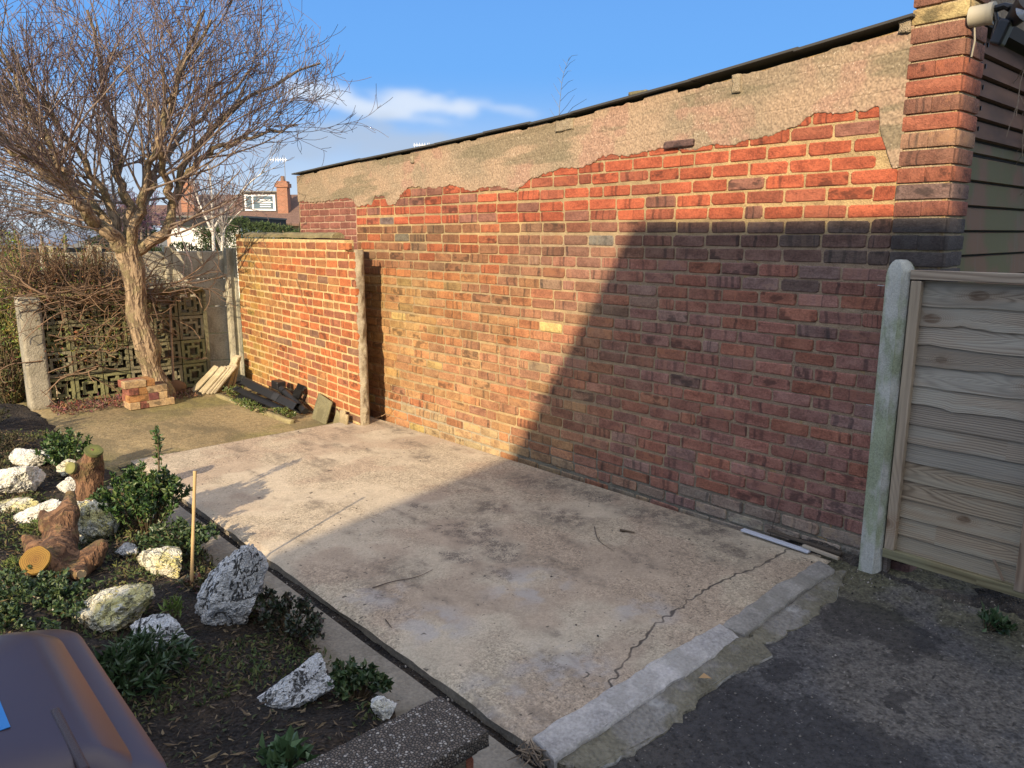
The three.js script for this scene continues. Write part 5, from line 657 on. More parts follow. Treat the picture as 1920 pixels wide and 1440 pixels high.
// ---------------------------------------------------------------- brown wheeled bin, its lid just below the camera
{
  const t = thing('wheeled_bin', 'brown plastic wheeled bin with raised lid and blue label', 'bin', [-1.165, -0.1, 3.86], 0);
  const outline = (w, d, r, n = 7) => { const o = []; for (const [cx, cz, a0] of [[w - r, d - r, 0], [-w + r, d - r, 1], [-w + r, -d + r, 2], [w - r, -d + r, 3]]) for (let i = 0; i <= n; i++) { const q = (a0 + i / n) * Math.PI / 2; o.push([cx + r * Math.cos(q), cz + r * Math.sin(q)]); } return o; };
  const loft = (rings) => { const P = [], I = [], n = rings[0][0].length; rings.forEach(([o, y]) => o.forEach(([x, z]) => P.push(x, typeof y === 'function' ? y(x, z) : y, z))); for (let k = 0; k < rings.length - 1; k++) for (let i = 0; i < n; i++) { const a = k * n + i, b = k * n + (i + 1) % n; I.push(a, b + n, b, a, a + n, b + n); } const c = P.length / 3, last = (rings.length - 1) * n; let sy = 0; for (let i = 0; i < n; i++) sy += P[(last + i) * 3 + 1]; P.push(0, sy / n, 0); for (let i = 0; i < n; i++) I.push(last + i, c, last + (i + 1) % n); const g = new THREE.BufferGeometry(); g.setAttribute('position', new THREE.Float32BufferAttribute(P, 3)); g.setIndex(I); return toCreasedNormals(g, 0.35); };
  M.bin = new THREE.MeshPhysicalMaterial({ color: rgb(0.06, 0.038, 0.04), roughness: 0.3, bumpMap: rep(concBump, 9), bumpScale: 0.0006 });
  part('body', loft([[outline(0.22, 0.28, 0.05), 0.05], [outline(0.27, 0.345, 0.06), 1.0], [outline(0.285, 0.36, 0.06), 1.04]]), M.bin, t);
  const lid = part('lid', loft([[outline(0.288, 0.365, 0.085), 1.075], [outline(0.292, 0.37, 0.085), 1.085], [outline(0.288, 0.365, 0.083), 1.105], [outline(0.275, 0.353, 0.078), 1.113], [outline(0.252, 0.332, 0.068), 1.119], [outline(0.225, 0.303, 0.055), 1.143], [outline(0.205, 0.283, 0.05), 1.151], [outline(0.12, 0.19, 0.04), 1.158]]), M.bin, t);
  part('lid_rib', box(0.16, 0.01, 0.012, 0.15, 1.149, -0.272, 0.004), M.bin, lid); part('lid_rib', box(0.15, 0.008, 0.012, 0.14, 1.158, 0.2, 0.004), M.bin, lid);
  part('label', box(0.135, 0.001, 0.1, 0.018, 1.1575, -0.17), std({ color: rgb(0.03, 0.2, 0.5), roughness: 0.4 }), lid);
  for (const s of [-1, 1]) part('wheel', new THREE.CylinderGeometry(0.1, 0.1, 0.05, 20).rotateZ(Math.PI / 2).translate(s * 0.24, 0.1, 0.3), M.blackMetal, t);
}
// ---------------------------------------------------------------- twin security floodlight on the pillar
{
  const t = thing('security_floodlight', 'cream and black security floodlight with sensor on the brick pillar', 'floodlight', [-1.262, 2.575, -0.01]);
  part('junction_box', merged([new THREE.CylinderGeometry(0.042, 0.042, 0.07, 24).rotateZ(Math.PI / 2).translate(0.035, 0, 0), new THREE.CylinderGeometry(0.045, 0.045, 0.02, 24).rotateZ(Math.PI / 2).translate(0.08, 0, 0)]), M.cream, t);
  const g = new Tubes(); g.add([V(0.09, 0.0, 0), V(0.105, -0.04, 0.01), V(0.1, -0.1, 0.02)], [0.011, 0.01, 0.009], 8, [1, 1, 1]); g.add([V(0.09, 0.015, 0), V(0.125, 0.02, 0.0), V(0.15, 0.005, 0.01)], [0.016, 0.014, 0.016], 8, [1, 1, 1]); part('bracket', g.geo(), M.blackMetal, t);
  const lamp = part('lamp_housing', new THREE.CylinderGeometry(0.055, 0.03, 0.11, 22).rotateX(1.1).rotateY(0.9).translate(0.20, -0.02, 0.04), M.blackMetal, t); part('lens', new THREE.SphereGeometry(0.052, 20, 10, 0, 6.3, 0, 1.2).rotateX(1.1).rotateY(0.9).translate(0.215, -0.045, 0.055), M.glass, lamp);
  part('sensor_housing', box(0.05, 0.1, 0.06, 0, 0, 0, 0.012).rotateZ(-0.35).translate(0.135, -0.09, 0.03), M.blackMetal, t); part('cable', (() => { const c = new Tubes(); c.add([V(0.02, -0.04, 0.0), V(0.03, -0.1, 0.01), V(0.02, -0.16, 0)], [0.004, 0.004, 0.004], 6, [1, 1, 1]); return c.geo(); })(), M.cream, t);
}

// ---------------------------------------------------------------- the bare garden tree
function limbPath(pts, n) { return new THREE.CatmullRomCurve3(pts.map((q) => V(...q)), false, 'centripetal').getPoints(n); }
function taper(P, r0, r1, pw = 0.8) { return P.map((_, i) => lerp(r0, r1, Math.pow(i / (P.length - 1), pw))); }
function spray(tb, R, start, dir, len, rad, level, o) {               // a branch and its side shoots
  const n = level === 0 ? 9 : level === 1 ? 7 : 5, P = [start.clone()], d = dir.clone(), st = len / n; const bend = rdir(R).multiplyScalar(o.curve * (level + 1) * 0.5);
  for (let i = 0; i < n; i++) { d.addScaledVector(bend, 1 / n).add(V(0, o.lift / n, 0)).addScaledVector(rdir(R), o.wiggle).normalize(); P.push(P[i].clone().addScaledVector(d, st)); }
  const r = taper(P, rad, Math.max(o.min, rad * 0.35)); tb.add(P, r, rad > 0.012 ? 6 : rad > 0.006 ? 4 : 3, level === 0 ? o.c0 : o.c1[Math.floor(R() * o.c1.length)]);
  if (level < o.levels) { const k = o.kids[level] * (0.7 + 0.6 * R()); for (let i = 0; i < k; i++) { const u = 0.15 + 0.85 * R(), a = Math.min(n - 1, Math.floor(u * n)), p = P[a].clone().lerp(P[a + 1], u * n - a), t = P[a + 1].clone().sub(P[a]).normalize(), side = V(0, 0, 0).crossVectors(t, rdir(R)).normalize(); spray(tb, R, p, t.multiplyScalar(0.8).addScaledVector(side, 0.45 + 0.5 * R()).normalize(), len * (o.ratio ?? 0.5) * (0.55 + 0.7 * R()), Math.max(o.min, r[a] * 0.62), level + 1, o); } }
}
{
  const t = thing('bare_tree', 'large bare fruit tree with spreading twiggy crown and leaning trunk', 'tree', [0, 0, 0]), R = rng(7), tr = new Tubes(), tw = new Tubes(); let lb = new Tubes();
  const W = [1, 1, 1];
  const trunk = limbPath([[-8.50, -0.14, 1.17], [-8.5, 0.0, 1.19], [-8.5, 0.27, 1.235], [-8.49, 0.56, 1.285], [-8.5, 0.84, 1.335], [-8.51, 1.12, 1.325], [-8.5, 1.34, 1.335], [-8.5, 1.58, 1.375]], 60), tn = trunk.length;
  tr.add(trunk, trunk.map((p, i) => { const y = p.y; return 0.103 + 0.075 * ss(0.3, -0.12, y) + 0.022 * Math.exp(-((y - 0.48) ** 2) / 0.02) + 0.018 * ss(1.2, 1.5, y) + 0.012 * (noise2(y * 7, 1, 5) - 0.5); }), 28, W);
  const tg = tr.geo(), tp = tg.attributes.position, nn = tg.attributes.normal; for (let i = 0; i < tp.count; i++) { const x = tp.getX(i), y = tp.getY(i), z = tp.getZ(i), k = 0.055 * (fbm3(x * 6, y * 4, z * 6, 3, 3) - 0.5) + 0.022 * (fbm3(x * 30, y * 9, z * 30, 3, 9) - 0.5); tp.setXYZ(i, x + nn.getX(i) * k, y + nn.getY(i) * k, z + nn.getZ(i) * k); } tg.computeVertexNormals(); part('trunk', tg, M.bark, t);
  for (const a of [0.3, 2.2, 4.0]) { const P = limbPath([[-8.5 + 0.08 * Math.cos(a), 0.08, 1.19 + 0.08 * Math.sin(a)], [-8.5 + 0.22 * Math.cos(a), -0.03, 1.19 + 0.22 * Math.sin(a)], [-8.5 + 0.36 * Math.cos(a), -0.12, 1.19 + 0.36 * Math.sin(a)]], 8), rt = new Tubes(); rt.add(P, taper(P, 0.085, 0.03), 10, W); part('root', rt.geo(), M.bark, t); }
  const limbs = [
    [0.092, 0.03, [[-8.5, 1.5, 1.39], [-8.45, 1.62, 1.49], [-8.4, 1.77, 1.61], [-8.3, 1.87, 1.77], [-8.2, 2.01, 1.87], [-8.1, 2.17, 2.05], [-8.0, 2.35, 2.29], [-7.9, 2.56, 2.59]]],
    [0.062, 0.014, [[-8.55, 1.54, 1.4], [-8.6, 1.85, 1.44], [-8.65, 2.08, 1.52], [-8.7, 2.39, 1.67], [-8.7, 2.85, 1.9], [-8.7, 3.36, 2.15]]],
    [0.066, 0.014, [[-8.56, 1.52, 1.36], [-8.7, 1.99, 1.24], [-8.8, 2.26, 1.29], [-8.9, 2.64, 1.27], [-9.0, 3.18, 1.33], [-9.0, 3.88, 1.38]]],
    [0.06, 0.014, [[-8.47, 1.52, 1.36], [-8.3, 1.95, 1.27], [-8.2, 2.21, 1.23], [-8.1, 2.59, 1.08], [-8.0, 3.14, 0.92], [-8.0, 3.83, 0.58]]],
    [0.08, 0.012, [[-8.5, 1.46, 1.35], [-8.45, 1.56, 1.21], [-8.4, 1.67, 1.07], [-8.35, 1.82, 0.98], [-8.35, 2.02, 0.91], [-8.35, 2.23, 0.84], [-8.4, 2.54, 0.64], [-8.5, 2.97, 0.2], [-8.6, 3.36, -0.42], [-8.7, 3.67, -1.03]]],
    [0.046, 0.012, [[-8.35, 1.96, 0.92], [-8.2, 2.19, 1.02], [-8.0, 2.43, 1.13], [-7.9, 2.77, 1.08], [-7.8, 3.21, 0.93], [-7.8, 3.69, 0.59]]],
    [0.04, 0.01, [[-8.35, 2.2, 0.85], [-8.2, 2.48, 0.61], [-8.1, 2.65, 0.22], [-8.0, 2.83, -0.35]]],
    [0.055, 0.014, [[-8.55, 1.53, 1.42], [-8.9, 1.96, 1.52], [-9.1, 2.26, 1.74], [-9.3, 2.63, 1.95], [-9.4, 3.13, 2.15]]],
    [0.055, 0.012, [[-8.56, 1.55, 1.36], [-8.9, 1.92, 1.09], [-9.2, 2.31, 0.81], [-9.4, 2.75, 0.42], [-9.5, 3.23, -0.09], [-9.6, 3.75, -0.71]]],
    [0.04, 0.012, [[-8.15, 2.08, 1.93], [-8.15, 2.4, 2.0], [-8.2, 2.8, 2.15], [-8.2, 3.3, 2.35]]], [0.045, 0.012, [[-8.32, 1.85, 1.75], [-8.5, 2.2, 1.85], [-8.6, 2.6, 1.98], [-8.7, 3.1, 2.25]]],
  ];
  const o = { curve: 0.6, lift: 0.4, wiggle: 0.11, min: 0.0027, levels: 2, kids: [6.5, 3.2], ratio: 0.52, c0: [0.22, 0.165, 0.125], c1: [[0.17, 0.115, 0.105], [0.14, 0.10, 0.095], [0.23, 0.175, 0.14]] };
  const heart = V(-8.5, 1.75, 1.2);
  for (const [r0, r1, L] of limbs) {
    const P = limbPath(L, 34), j = P.map((p, i) => p.clone().addScaledVector(V(noise2(i * 0.5, 1, Math.round(r0 * 999)) - 0.5, noise2(i * 0.5, 2, 3) - 0.5, noise2(i * 0.5, 3, Math.round(r0 * 777)) - 0.5), i < 3 ? 0 : 0.07)), r = taper(P, r0, r1, 0.7).map((q) => q * (0.93 + 0.16 * R())); lb.add(j, r, 12, W); part('limb', lb.geo(), M.bark, t); lb = new Tubes();
    for (let k = 0; k < 17; k++) { const u = 0.2 + 0.8 * Math.pow(k / 17, 0.9) + 0.04 * R(), a = Math.min(33, Math.floor(u * 34)), p = j[a], tg2 = j[a + 1].clone().sub(j[a]).normalize(), out = p.clone().sub(heart).normalize(); const d = tg2.multiplyScalar(0.55).addScaledVector(out, 0.5).addScaledVector(rdir(R, 0.1), 0.85).normalize(); if (d.y < 0.05) d.setY(0.05 + 0.2 * R()); spray(tw, R, p, d, (0.8 + 0.65 * R()) * (1.15 - 0.35 * u), clamp(r[a] * 0.42, 0.006, 0.014), 0, o); }
  }
  const tm = stuffPart('twigs', tw.geo(), M.twig, t);
}
// low twiggy climber over the screen wall
{
  const t = thing('climbing_shrub', 'tangled bare climber sprawling over the screen block wall', 'shrub', [0, 0, 0]), R = rng(17), tb = new Tubes(), lv = new Leaves();
  const o = { curve: 1.6, lift: -0.1, wiggle: 0.3, min: 0.0032, levels: 1, kids: [5], ratio: 0.5, c0: [0.2, 0.13, 0.08], c1: [[0.26, 0.16, 0.09], [0.16, 0.1, 0.065]] };
  for (let k = 0; k < 70; k++) { const z = 0.75 + R() * 1.5, y = R() < 0.62 ? 0.95 + R() * 0.2 : 0.2 + R() * 0.75, s = V(-8.74 + 0.12 * R(), y, z); spray(tb, R, s, V(0.3 * (R() - 0.3), 0.5 * (R() - 0.35), R() < 0.5 ? -1 : 1).normalize(), 0.3 + 0.5 * R(), 0.006 + 0.005 * R(), 0, o); }
  for (let k = 0; k < 90; k++) { const z = 1.45 + R() * 0.85, s = V(-8.85 - 0.2 * R(), 1.02 + 0.1 * R(), z); spray(tb, R, s, V(0.5 * (R() - 0.4), 0.35 + 0.55 * R(), 1.5 * (R() - 0.42)).normalize(), 0.3 + 0.3 * R(), 0.006, 0, { ...o, lift: 0.2, kids: [5] }); }
  for (let k = 0; k < 1600; k++) { const z = 0.9 + R() * 1.35, y = R() < 0.7 ? 1.0 + 0.28 * R() * R() : 0.3 + 0.7 * R(); lv.add(V(-8.78 + 0.18 * (R() - 0.5), y, z), rdir(R), rdir(R), 0.03, 0.014, [[0.2, 0.1, 0.05], [0.26, 0.15, 0.07], [0.15, 0.14, 0.045]][k % 3].map((c) => c * (0.6 + 0.7 * R()))); }
  part('stems', tb.geo(), M.twig, t); stuffPart('dry_leaves', lv.geo(), M.leafDull, t);
}
// yellow-green bushes at the left edge
function broom(label, pos, size, n, cols, seed, stalks = 260) {
  const t = thing('twiggy_bush', label, 'bush', pos), R = rng(seed), tb = new Tubes(), lv = new Leaves(), [sx, sy, sz] = size;
  for (let k = 0; k < stalks; k++) { const a = R() * 6.283, q = Math.sqrt(R()), e = V(Math.cos(a) * q * sx, sy * (0.55 + 0.5 * R()) * (1 - 0.45 * q * q), Math.sin(a) * q * sz), b = V(e.x * 0.35, 0, e.z * 0.35), m = b.clone().lerp(e, 0.5).addScaledVector(rdir(R), 0.08), P = new THREE.QuadraticBezierCurve3(b, m, e).getPoints(6); tb.add(P, taper(P, 0.007, 0.0025), 3, [[0.13, 0.085, 0.05], [0.2, 0.14, 0.075], [0.12, 0.12, 0.04]][k % 3]); for (let i = 0; i < n / stalks; i++) { const u = 0.2 + 0.8 * R(), p = new THREE.QuadraticBezierCurve3(b, m, e).getPoint(u).addScaledVector(rdir(R), 0.06 * R()); lv.add(p, rdir(R, 0.5), rdir(R), 0.028 + 0.035 * R(), 0.011 + 0.010 * R(), cols[Math.floor(R() * cols.length)].map((c) => c * (0.6 + 0.7 * R()))); } }
  part('stems', tb.geo(), M.twig, t); stuffPart('leaves', lv.geo(), M.leafDull, t); return t;
}
const YG = [[0.17, 0.21, 0.04], [0.23, 0.25, 0.05], [0.12, 0.16, 0.03], [0.25, 0.21, 0.08]];
broom('dense yellow-green bush at the left picture edge', [-9.72, -0.1, 2.22], [0.5, 1.8, 0.45], 20000, YG, 201, 420);
broom('brown-green twiggy bush above the screen wall post', [-9.02, 0.0, 1.78], [0.26, 1.62, 0.62], 17000, [[0.25, 0.21, 0.065], [0.30, 0.22, 0.10], [0.19, 0.20, 0.05]], 202, 300);
broom('straggly dry bush beside the lawn behind the end post', [-9.35, -0.1, 2.42], [0.3, 0.8, 0.25], 2600, [[0.19, 0.13, 0.06], [0.14, 0.11, 0.05], [0.12, 0.13, 0.04]], 203);
{ const R = rng(5), lv = new Leaves(); for (let i = 0; i < 6000; i++) { const x = -11.8 + R() * 3, z = 1.9 + R() * 1.3; lv.add(V(x, -0.17, z), V((R() - 0.5) * 0.6, 1, (R() - 0.5) * 0.6).normalize(), V(R() - 0.5, 0, R() - 0.5).normalize(), 0.05 + 0.08 * R(), 0.008, [[0.07, 0.13, 0.025], [0.1, 0.15, 0.03], [0.14, 0.15, 0.05]][i % 3]); } const m = solo('grass', lv.geo(), M.leafDull, 'rough grass of the lawn beyond the screen wall post', 'grass'); m.userData.kind = 'stuff'; }

// ---------------------------------------------------------------- beyond the garden: things stand along the line of sight, turned to face the garden
const TURN = 0.8356, ahead = (lx, d) => [0.6708 * lx - 0.7417 * d, 0, 3.747 - 0.7417 * lx - 0.6708 * d];
function hedge(label, lx, d, w, y, depth, cols, seed, n, lsize = 0.09, cat = 'hedge', name = 'conifer_hedge') {
  const t = thing(name, label, cat, ahead(lx, d), TURN), R = rng(seed), lv = new Leaves(), tb = new Tubes();
  for (let k = 0; k < 14; k++) { const x = (R() - 0.5) * w * 0.9, P = [V(x, -0.3, 0), V(x + 0.1 * (R() - 0.5), y * 0.5, 0), V(x + 0.2 * (R() - 0.5), y * 0.92, 0)]; tb.add(P, [0.05, 0.035, 0.01], 5, [0.08, 0.06, 0.04]); }
  for (let i = 0; i < n; i++) { const x = (R() - 0.5) * w, top = y * (0.9 + 0.16 * (fbm(x * 2.2, d, 3, seed) - 0.5) * 2) * (1 - 0.12 * Math.pow(Math.abs(2 * x / w), 4)), yy = top * (1 - 0.85 * R() * R()), z = (R() - 0.5) * depth * (1.1 - 0.5 * yy / top); const c = cols[Math.floor(R() * cols.length)], k = 0.55 + 0.8 * R(); lv.add(V(x, yy, z), rdir(R, 0.55), rdir(R), lsize * (0.6 + 0.8 * R()), lsize * 0.3, c.map((q) => q * k)); }
  part('stems', tb.geo(), M.twig, t); stuffPart('foliage', lv.geo(), M.leafDull, t);
}
const EV = [[0.035, 0.06, 0.018], [0.05, 0.085, 0.022], [0.07, 0.1, 0.03], [0.028, 0.045, 0.016]];
hedge('dark evergreen hedge behind the orange garden wall', -6.75, 20, 2.7, 2.12, 1.0, EV, 301, 9000);
hedge('dark conifer behind the fork of the bare tree', -8.15, 16.5, 1.1, 2.3, 0.8, EV, 302, 5200, 0.08, 'tree', 'conifer');
hedge('low evergreen shrub in front of the white outbuilding', -6.1, 14.5, 1.5, 1.62, 0.6, EV, 303, 2200, 0.08, 'shrub', 'evergreen_shrub');
hedge('dark evergreen shrub by the corrugated shed roof', -9.15, 17.5, 0.9, 1.85, 0.7, EV, 305, 3000, 0.08, 'shrub', 'evergreen_shrub');
// white outbuilding with a flat black roof edge
{ const t = thing('white_outbuilding', 'white rendered outbuilding with flat black roof behind the fence', 'building', ahead(-8.9, 22), TURN); part('wall', box(2.0, 2.2, 4, 0.2, 0.8, -2), std({ color: rgb(0.78, 0.76, 0.7) }), t); part('roof_edge', box(2.3, 0.22, 4.3, 0.15, 2.0, -2), std({ color: rgb(0.02, 0.02, 0.022) }), t); part('roof_top', box(2.34, 0.05, 4.4, 0.15, 2.135, -2), std({ color: rgb(0.13, 0.13, 0.12) }), t); }
// corrugated shed roof
{ const t = thing('garden_shed', 'low shed with blue-grey corrugated roof seen over the fence', 'shed', ahead(-8.35, 14), TURN), P = [], I = [], n = 60; for (let i = 0; i <= n; i++) { const x = -0.85 + 1.3 * i / n, w = 0.025 * Math.sin(i * 1.1); P.push(x, 1.46 + w, 0.2, x, 1.72 + w, -1.2); } for (let i = 0; i < n; i++) { const a = i * 2; I.push(a, a + 2, a + 1, a + 1, a + 2, a + 3); } const g = new THREE.BufferGeometry(); g.setAttribute('position', new THREE.Float32BufferAttribute(P, 3)); g.setIndex(I); g.computeVertexNormals(); part('roof', g, std({ color: rgb(0.24, 0.29, 0.36), roughness: 0.6, side: THREE.DoubleSide }), t); part('wall', box(1.2, 1.75, 1.2, -0.2, 0.52, -0.55), std({ color: rgb(0.06, 0.05, 0.04) }), t); }
// brown-roofed bungalow with two chimneys and a dormer
{
  const t = thing('bungalow', 'distant brown-tiled bungalow with two brick chimneys and white dormer window', 'house', ahead(-21, 60), TURN), RT = std({ map: colorMap(512, 256, (u, v) => { const row = Math.floor(v * 24), cx = Math.floor(u * 60 + (row % 2) * 0.5), k = 0.8 + 0.4 * h3(cx % 60, row, 6), e = (v * 24) % 1 < 0.14 ? 0.55 : 1; return [0.155 * k * e, 0.092 * k * e, 0.068 * k * e]; }), roughness: 0.95 });
  const roofG = boxUV(new THREE.ExtrudeGeometry(new THREE.Shape([[-4.5, 2.35], [0, 4.62], [4.5, 2.35], [4.5, 2.2], [0, 4.4], [-4.5, 2.2]].map(([a, b]) => new THREE.Vector2(a, b))), { depth: 13, bevelEnabled: false }).rotateY(Math.PI / 2), 0.35).translate(-4.8, 0, -1); const roof = part('roof', roofG, RT, t);
  part('wall', box(12, 3.4, 7.6, 1.5, 0.6, -1), std({ color: rgb(0.42, 0.3, 0.22) }), t); part('lower_wing_roof', boxUV(new THREE.ExtrudeGeometry(new THREE.Shape([[-4, 2.3], [0, 3.9], [4, 2.3]].map(([a, b]) => new THREE.Vector2(a, b))), { depth: 6, bevelEnabled: false }).rotateY(Math.PI / 2), 0.35).translate(-10.4, 0, -3), RT, t);
  const CB = std({ map: rep(colorMap(128, 128, (u, v) => { const row = Math.floor(v * 8), c = (u * 4 + (row % 2) * 0.5) % 1, m = (v * 8) % 1 < 0.16 || c < 0.06, k = 0.8 + 0.4 * h3(Math.floor(u * 4 + (row % 2) * 0.5) % 4, row, 4); return m ? [0.3, 0.24, 0.17] : [0.30 * k, 0.12 * k, 0.07 * k]; }), 1.4), roughness: 0.95 });
  const chim = (x, y0, y1, z, w) => { const c = part('chimney', boxUV(box(w, y1 - y0, w, x, (y0 + y1) / 2, z)), CB, t); part('chimney_cap', boxUV(box(w * 1.25, 0.28, w * 1.25, x, y1 - 0.3, z)), CB, c); part('chimney_pot', new THREE.CylinderGeometry(0.14, 0.17, 0.4, 10).translate(x, y1 + 0.18, z), std({ color: rgb(0.2, 0.12, 0.08) }), c); part('flashing', box(w * 1.1, 0.3, w * 1.1, x, y0 + 0.55, z), std({ color: rgb(0.5, 0.48, 0.44) }), c); };
  chim(-3.2, 2.3, 5.35, 1.3, 0.95); chim(3.95, 2.3, 5.45, 1.6, 0.78);
  const dm = part('dormer', box(2.7, 1.5, 2.6, 2.2, 3.92, 0.4), std({ color: rgb(0.07, 0.06, 0.055) }), t); part('dormer_roof', box(2.9, 0.1, 2.9, 2.2, 4.7, 0.4), std({ color: rgb(0.2, 0.19, 0.17) }), dm);
  const win = part('window', box(2.3, 1.16, 0.06, 2.2, 3.9, 1.73), std({ color: rgb(0.8, 0.8, 0.8), roughness: 0.5 }), t); for (const [x, w] of [[1.38, 0.42], [2.45, 1.45]]) part('pane', box(w, 0.92, 0.03, x, 3.92, 1.76), new THREE.MeshPhysicalMaterial({ color: rgb(0.08, 0.12, 0.14), roughness: 0.08, clearcoat: 1 }), win); for (let k = 0; k < 4; k++) part('blind_slat', box(k === 2 ? 1.1 : 0.8, 0.07, 0.02, 2.6, 3.62 + k * 0.16, 1.785), std({ color: rgb(0.8, 0.82, 0.82) }), win);
  const an = part('aerial', new THREE.CylinderGeometry(0.025, 0.025, 2.2, 6).translate(4.15, 6.2, 1.6), std({ color: rgb(0.25, 0.25, 0.26), metalness: 0.6, roughness: 0.5 }), t); part('aerial_boom', box(1.3, 0.03, 0.03, 3.7, 7.0, 1.6).rotateZ(0), std({ color: rgb(0.6, 0.6, 0.6), metalness: 0.6, roughness: 0.4 }), an); for (let k = 0; k < 7; k++) part('aerial_element', box(0.02, 0.3, 0.02, 3.15 + k * 0.18, 7.0, 1.6), std({ color: rgb(0.6, 0.6, 0.6), metalness: 0.6, roughness: 0.4 }), an);
}
// distant aerial poking up behind the garage roof
{ const t = thing('television_aerial', 'small television aerial just above the garage roof edge', 'aerial', ahead(-2.06, 18), TURN), m = std({ color: rgb(0.5, 0.52, 0.55), metalness: 0.5, roughness: 0.4 }); part('mast', new THREE.CylinderGeometry(0.012, 0.012, 3.9, 6).translate(0.18, 1.75, 0), m, t); part('boom', box(0.36, 0.012, 0.012, 0, 3.64, 0), m, t); for (let k = 0; k < 6; k++) part('element', box(0.008, 0.1, 0.008, -0.16 + k * 0.06, 3.64, 0), m, t); }
// birch sapling
{ const t = thing('birch_tree', 'young white-stemmed birch behind the concrete fence', 'tree', ahead(-5.42, 14), TURN), R = rng(23), tb = new Tubes(), tw = new Tubes(); const st = (L, r0, r1) => { const P = limbPath(L, 16); tb.add(P, taper(P, r0, r1), 7, [1, 1, 1]); for (let k = 0; k < 12; k++) { const a = 5 + Math.floor(R() * 11); spray(tw, R, P[a], P[a].clone().sub(P[a - 1]).normalize().addScaledVector(rdir(R, 0.3), 0.6).normalize(), 0.35 + 0.4 * R(), 0.007, 0, { curve: 0.4, lift: 0.4, wiggle: 0.08, min: 0.0036, levels: 1, kids: [5], ratio: 0.5, c0: [0.5, 0.44, 0.38], c1: [[0.26, 0.18, 0.15], [0.2, 0.15, 0.12]] }); } };
  st([[0, -0.1, 0], [0, 1.0, 0], [0.02, 1.65, 0], [0.03, 1.95, 0], [0.05, 2.4, 0], [0.02, 2.9, 0]], 0.045, 0.012); st([[0.02, 1.72, 0], [0.2, 1.95, 0.05], [0.45, 2.21, 0.1], [0.76, 2.54, 0.1], [1.05, 2.75, 0.1]], 0.03, 0.008); st([[0, 1.7, 0], [-0.12, 2.03, 0], [-0.26, 2.31, -0.1], [-0.3, 2.6, -0.1]], 0.026, 0.007); st([[0.2, -0.1, 0.1], [0.21, 1.0, 0.1], [0.21, 1.6, 0.1], [0.35, 1.85, 0.1], [0.62, 2.1, 0.1]], 0.03, 0.008); st([[0.2, 1.4, 0.1], [0.24, 1.7, 0.1], [0.25, 2.1, 0.15]], 0.018, 0.006);
  part('stem', tb.geo(), M.birch, t); stuffPart('twigs', tw.geo(), M.twig, t); }
// bare brown thicket and purple shrub at the far left
function thicket(label, lx, d, w, y0, y1, n, c1, seed, lev = 2) { const t = thing('bare_thicket', label, 'tree', ahead(lx, d), TURN), R = rng(seed), tb = new Tubes(), tr = new Tubes(); for (let k = 0; k < 5; k++) { const x = (k / 4 - 0.5) * w * 0.6, P = [V(x * 0.5, -0.2, 0), V(x * 0.8, y0 * 0.6, 0), V(x, y0 + 0.3, 0)]; tr.add(P, [0.07, 0.05, 0.02], 6, [0.25, 0.2, 0.15]); } for (let k = 0; k < n; k++) { const x = (R() - 0.5) * w, y = y0 + (y1 - y0) * 0.75 * R() * (1 - 0.3 * Math.abs(2 * x / w)); spray(tb, R, V(x, y, (R() - 0.5) * w * 0.4), rdir(R, 0.5), 0.3 + 0.25 * (y1 - y0) * R(), 0.007, 0, { curve: 0.6, lift: 0.3, wiggle: 0.14, min: 0.0042, levels: lev, kids: [6, 3], ratio: 0.55, c0: c1[0], c1 }); } part('stems', tr.geo(), M.twig, t); stuffPart('twigs', tb.geo(), M.twig, t); }
thicket('brown bare thicket at the left picture edge behind the bushes', -7.6, 12.5, 2.6, 1.35, 2.75, 105, [[0.19, 0.14, 0.11], [0.24, 0.17, 0.14], [0.16, 0.12, 0.1]], 401);
thicket('purple-tinged shrub behind the left limb of the bare tree', -7.55, 15.5, 1.0, 1.6, 2.45, 60, [[0.3, 0.15, 0.2], [0.26, 0.13, 0.17], [0.22, 0.14, 0.16]], 402);
thicket('hazy far bare tree between the tree limbs and bungalow', -13.4, 34, 2.2, 2.0, 3.9, 50, [[0.2, 0.16, 0.14], [0.17, 0.14, 0.13]], 403);
// weed sprouting behind the roof edge
{ const t = new Tubes(), R = rng(41), P = limbPath([[0, -0.1, 0], [0.01, 0.12, 0], [0.04, 0.3, 0], [0.1, 0.42, 0]], 14); t.add(P, taper(P, 0.004, 0.0015), 4, [0.16, 0.19, 0.22]); for (let k = 2; k < 14; k++) { const s = k % 2 ? 1 : -0.6, L = 0.18 * (1 - k / 22); t.add([P[k].clone(), P[k].clone().add(V(s * L * 0.55, L * 0.35, 0.02 * (R() - 0.5))), P[k].clone().add(V(s * L * (0.8 + 0.3 * R()), L * (0.3 + 0.5 * R()), 0.04 * (R() - 0.5)))], [0.002, 0.0016, 0.001], 3, [0.18, 0.2, 0.22]); } t.add([V(0.02, 0, 0), V(0.14, 0.08, 0), V(0.27, 0.12, 0)], [0.003, 0.002, 0.0012], 3, [0.18, 0.2, 0.22]); solo('dry_weed', t.geo(), M.twig, 'thin dry weed standing up behind the garage roof edge', 'weed', [-4.03, 2.47, -0.35]); }
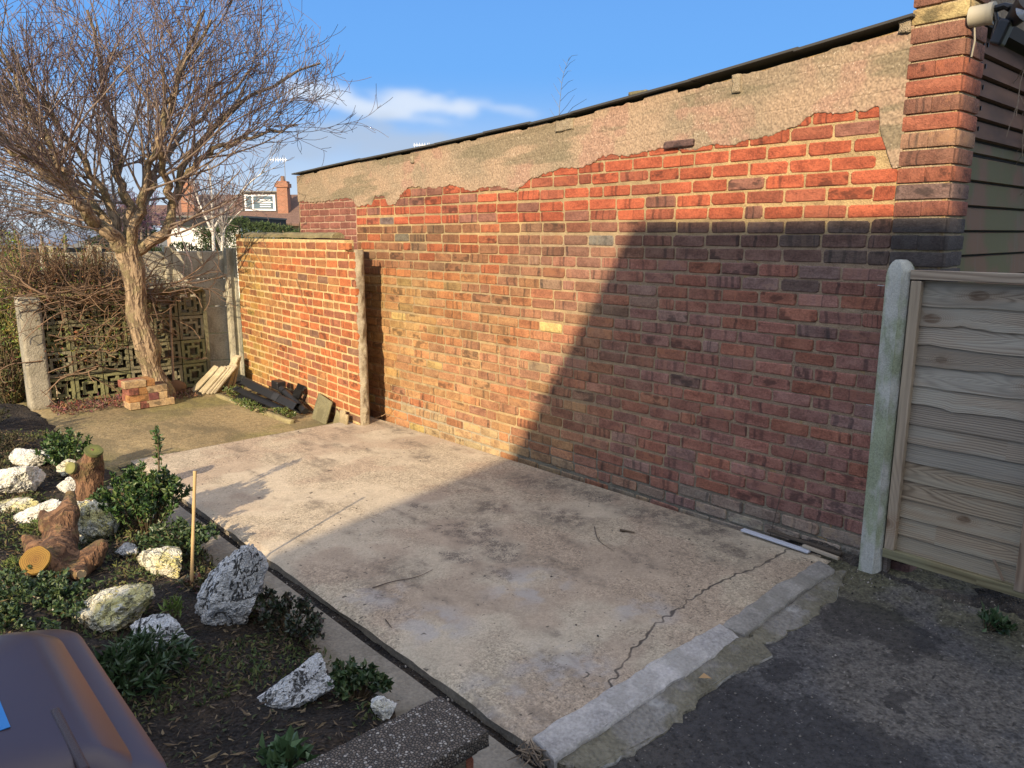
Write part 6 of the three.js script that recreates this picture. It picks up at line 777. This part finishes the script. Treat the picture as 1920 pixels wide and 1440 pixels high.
// dry creeper hanging by the garage door
{ const t = new Tubes(), R = rng(43); for (let k = 0; k < 16; k++) spray(t, R, V(-1.27 - 0.02 * R(), 2.75 - 0.1 * R(), -0.75 - 0.7 * R()), V(0.12, -1, 0.3 * (R() - 0.5)).normalize(), 0.45 + 0.45 * R(), 0.005, 0, { curve: 0.5, lift: -0.3, wiggle: 0.16, min: 0.002, levels: 1, kids: [5], ratio: 0.4, c0: [0.3, 0.22, 0.15], c1: [[0.22, 0.16, 0.11]] }); solo('dry_creeper', t.geo(), M.twig, 'dry creeper stems hanging over the top of the garage door', 'creeper'); }
// ---------------------------------------------------------------- the house behind the viewer, whose shadow lies over slab, wall and drive
{
  const t = thing('near_house', 'house behind the viewpoint that shades the drive and wall', 'house'), br = std({ color: rgb(0.33, 0.2, 0.14) }), rf = std({ color: rgb(0.12, 0.09, 0.08) });
  const tri = (list) => { const g = new THREE.BufferGeometry(), P = []; for (const q of list) for (const v of q) P.push(...v); g.setAttribute('position', new THREE.Float32BufferAttribute(P, 3)); g.computeVertexNormals(); return g; };
  const r0 = [0.65, 5.07, 6.91], r1 = [10, 5.07, 6.91], f0 = [0.65, 3.86, 4.55], f1 = [10, 3.86, 4.55], b0 = [0.25, 2.955, 11.38], b1 = [10, 2.955, 11.38], quad = (a, b, c, d) => [[a, b, c], [a, c, d]];
  part('roof', tri([...quad(f0, f1, r1, r0), ...quad(r0, r1, b1, b0)]), new THREE.MeshStandardMaterial({ color: rgb(0.12, 0.09, 0.08), roughness: 0.9, side: THREE.DoubleSide }), t);
  const lo = (p, y = -0.2) => [p[0], y, p[2]], i0 = [0.78, 3.8, 4.75], i1 = [0.78, 4.95, 6.91], i2 = [0.42, 2.95, 11.2], e0 = [9.9, 3.8, 4.75], e2 = [9.9, 2.95, 11.2];
  part('wall', tri([...quad(lo(i0), lo(e0), e0, i0), ...quad(lo(i0), i0, i1, lo(i1)), ...quad(lo(i1), i1, i2, lo(i2)), ...quad(lo(i2), i2, e2, lo(e2)), ...quad(lo(e0), lo(e2), e2, e0)]), new THREE.MeshStandardMaterial({ color: rgb(0.33, 0.2, 0.14), roughness: 0.95, side: THREE.DoubleSide }), t);
  part('added_shade_block', box(2.6, 8.6, 1.35, 3.9, 4.1, 6.5), br, t); part('shade_block_cap', box(2.7, 0.2, 1.45, 3.93, 8.5, 6.47), rf, t);  // unseen block added to the house, sized to shade the garage door
}
renderer.render(scene, camera);
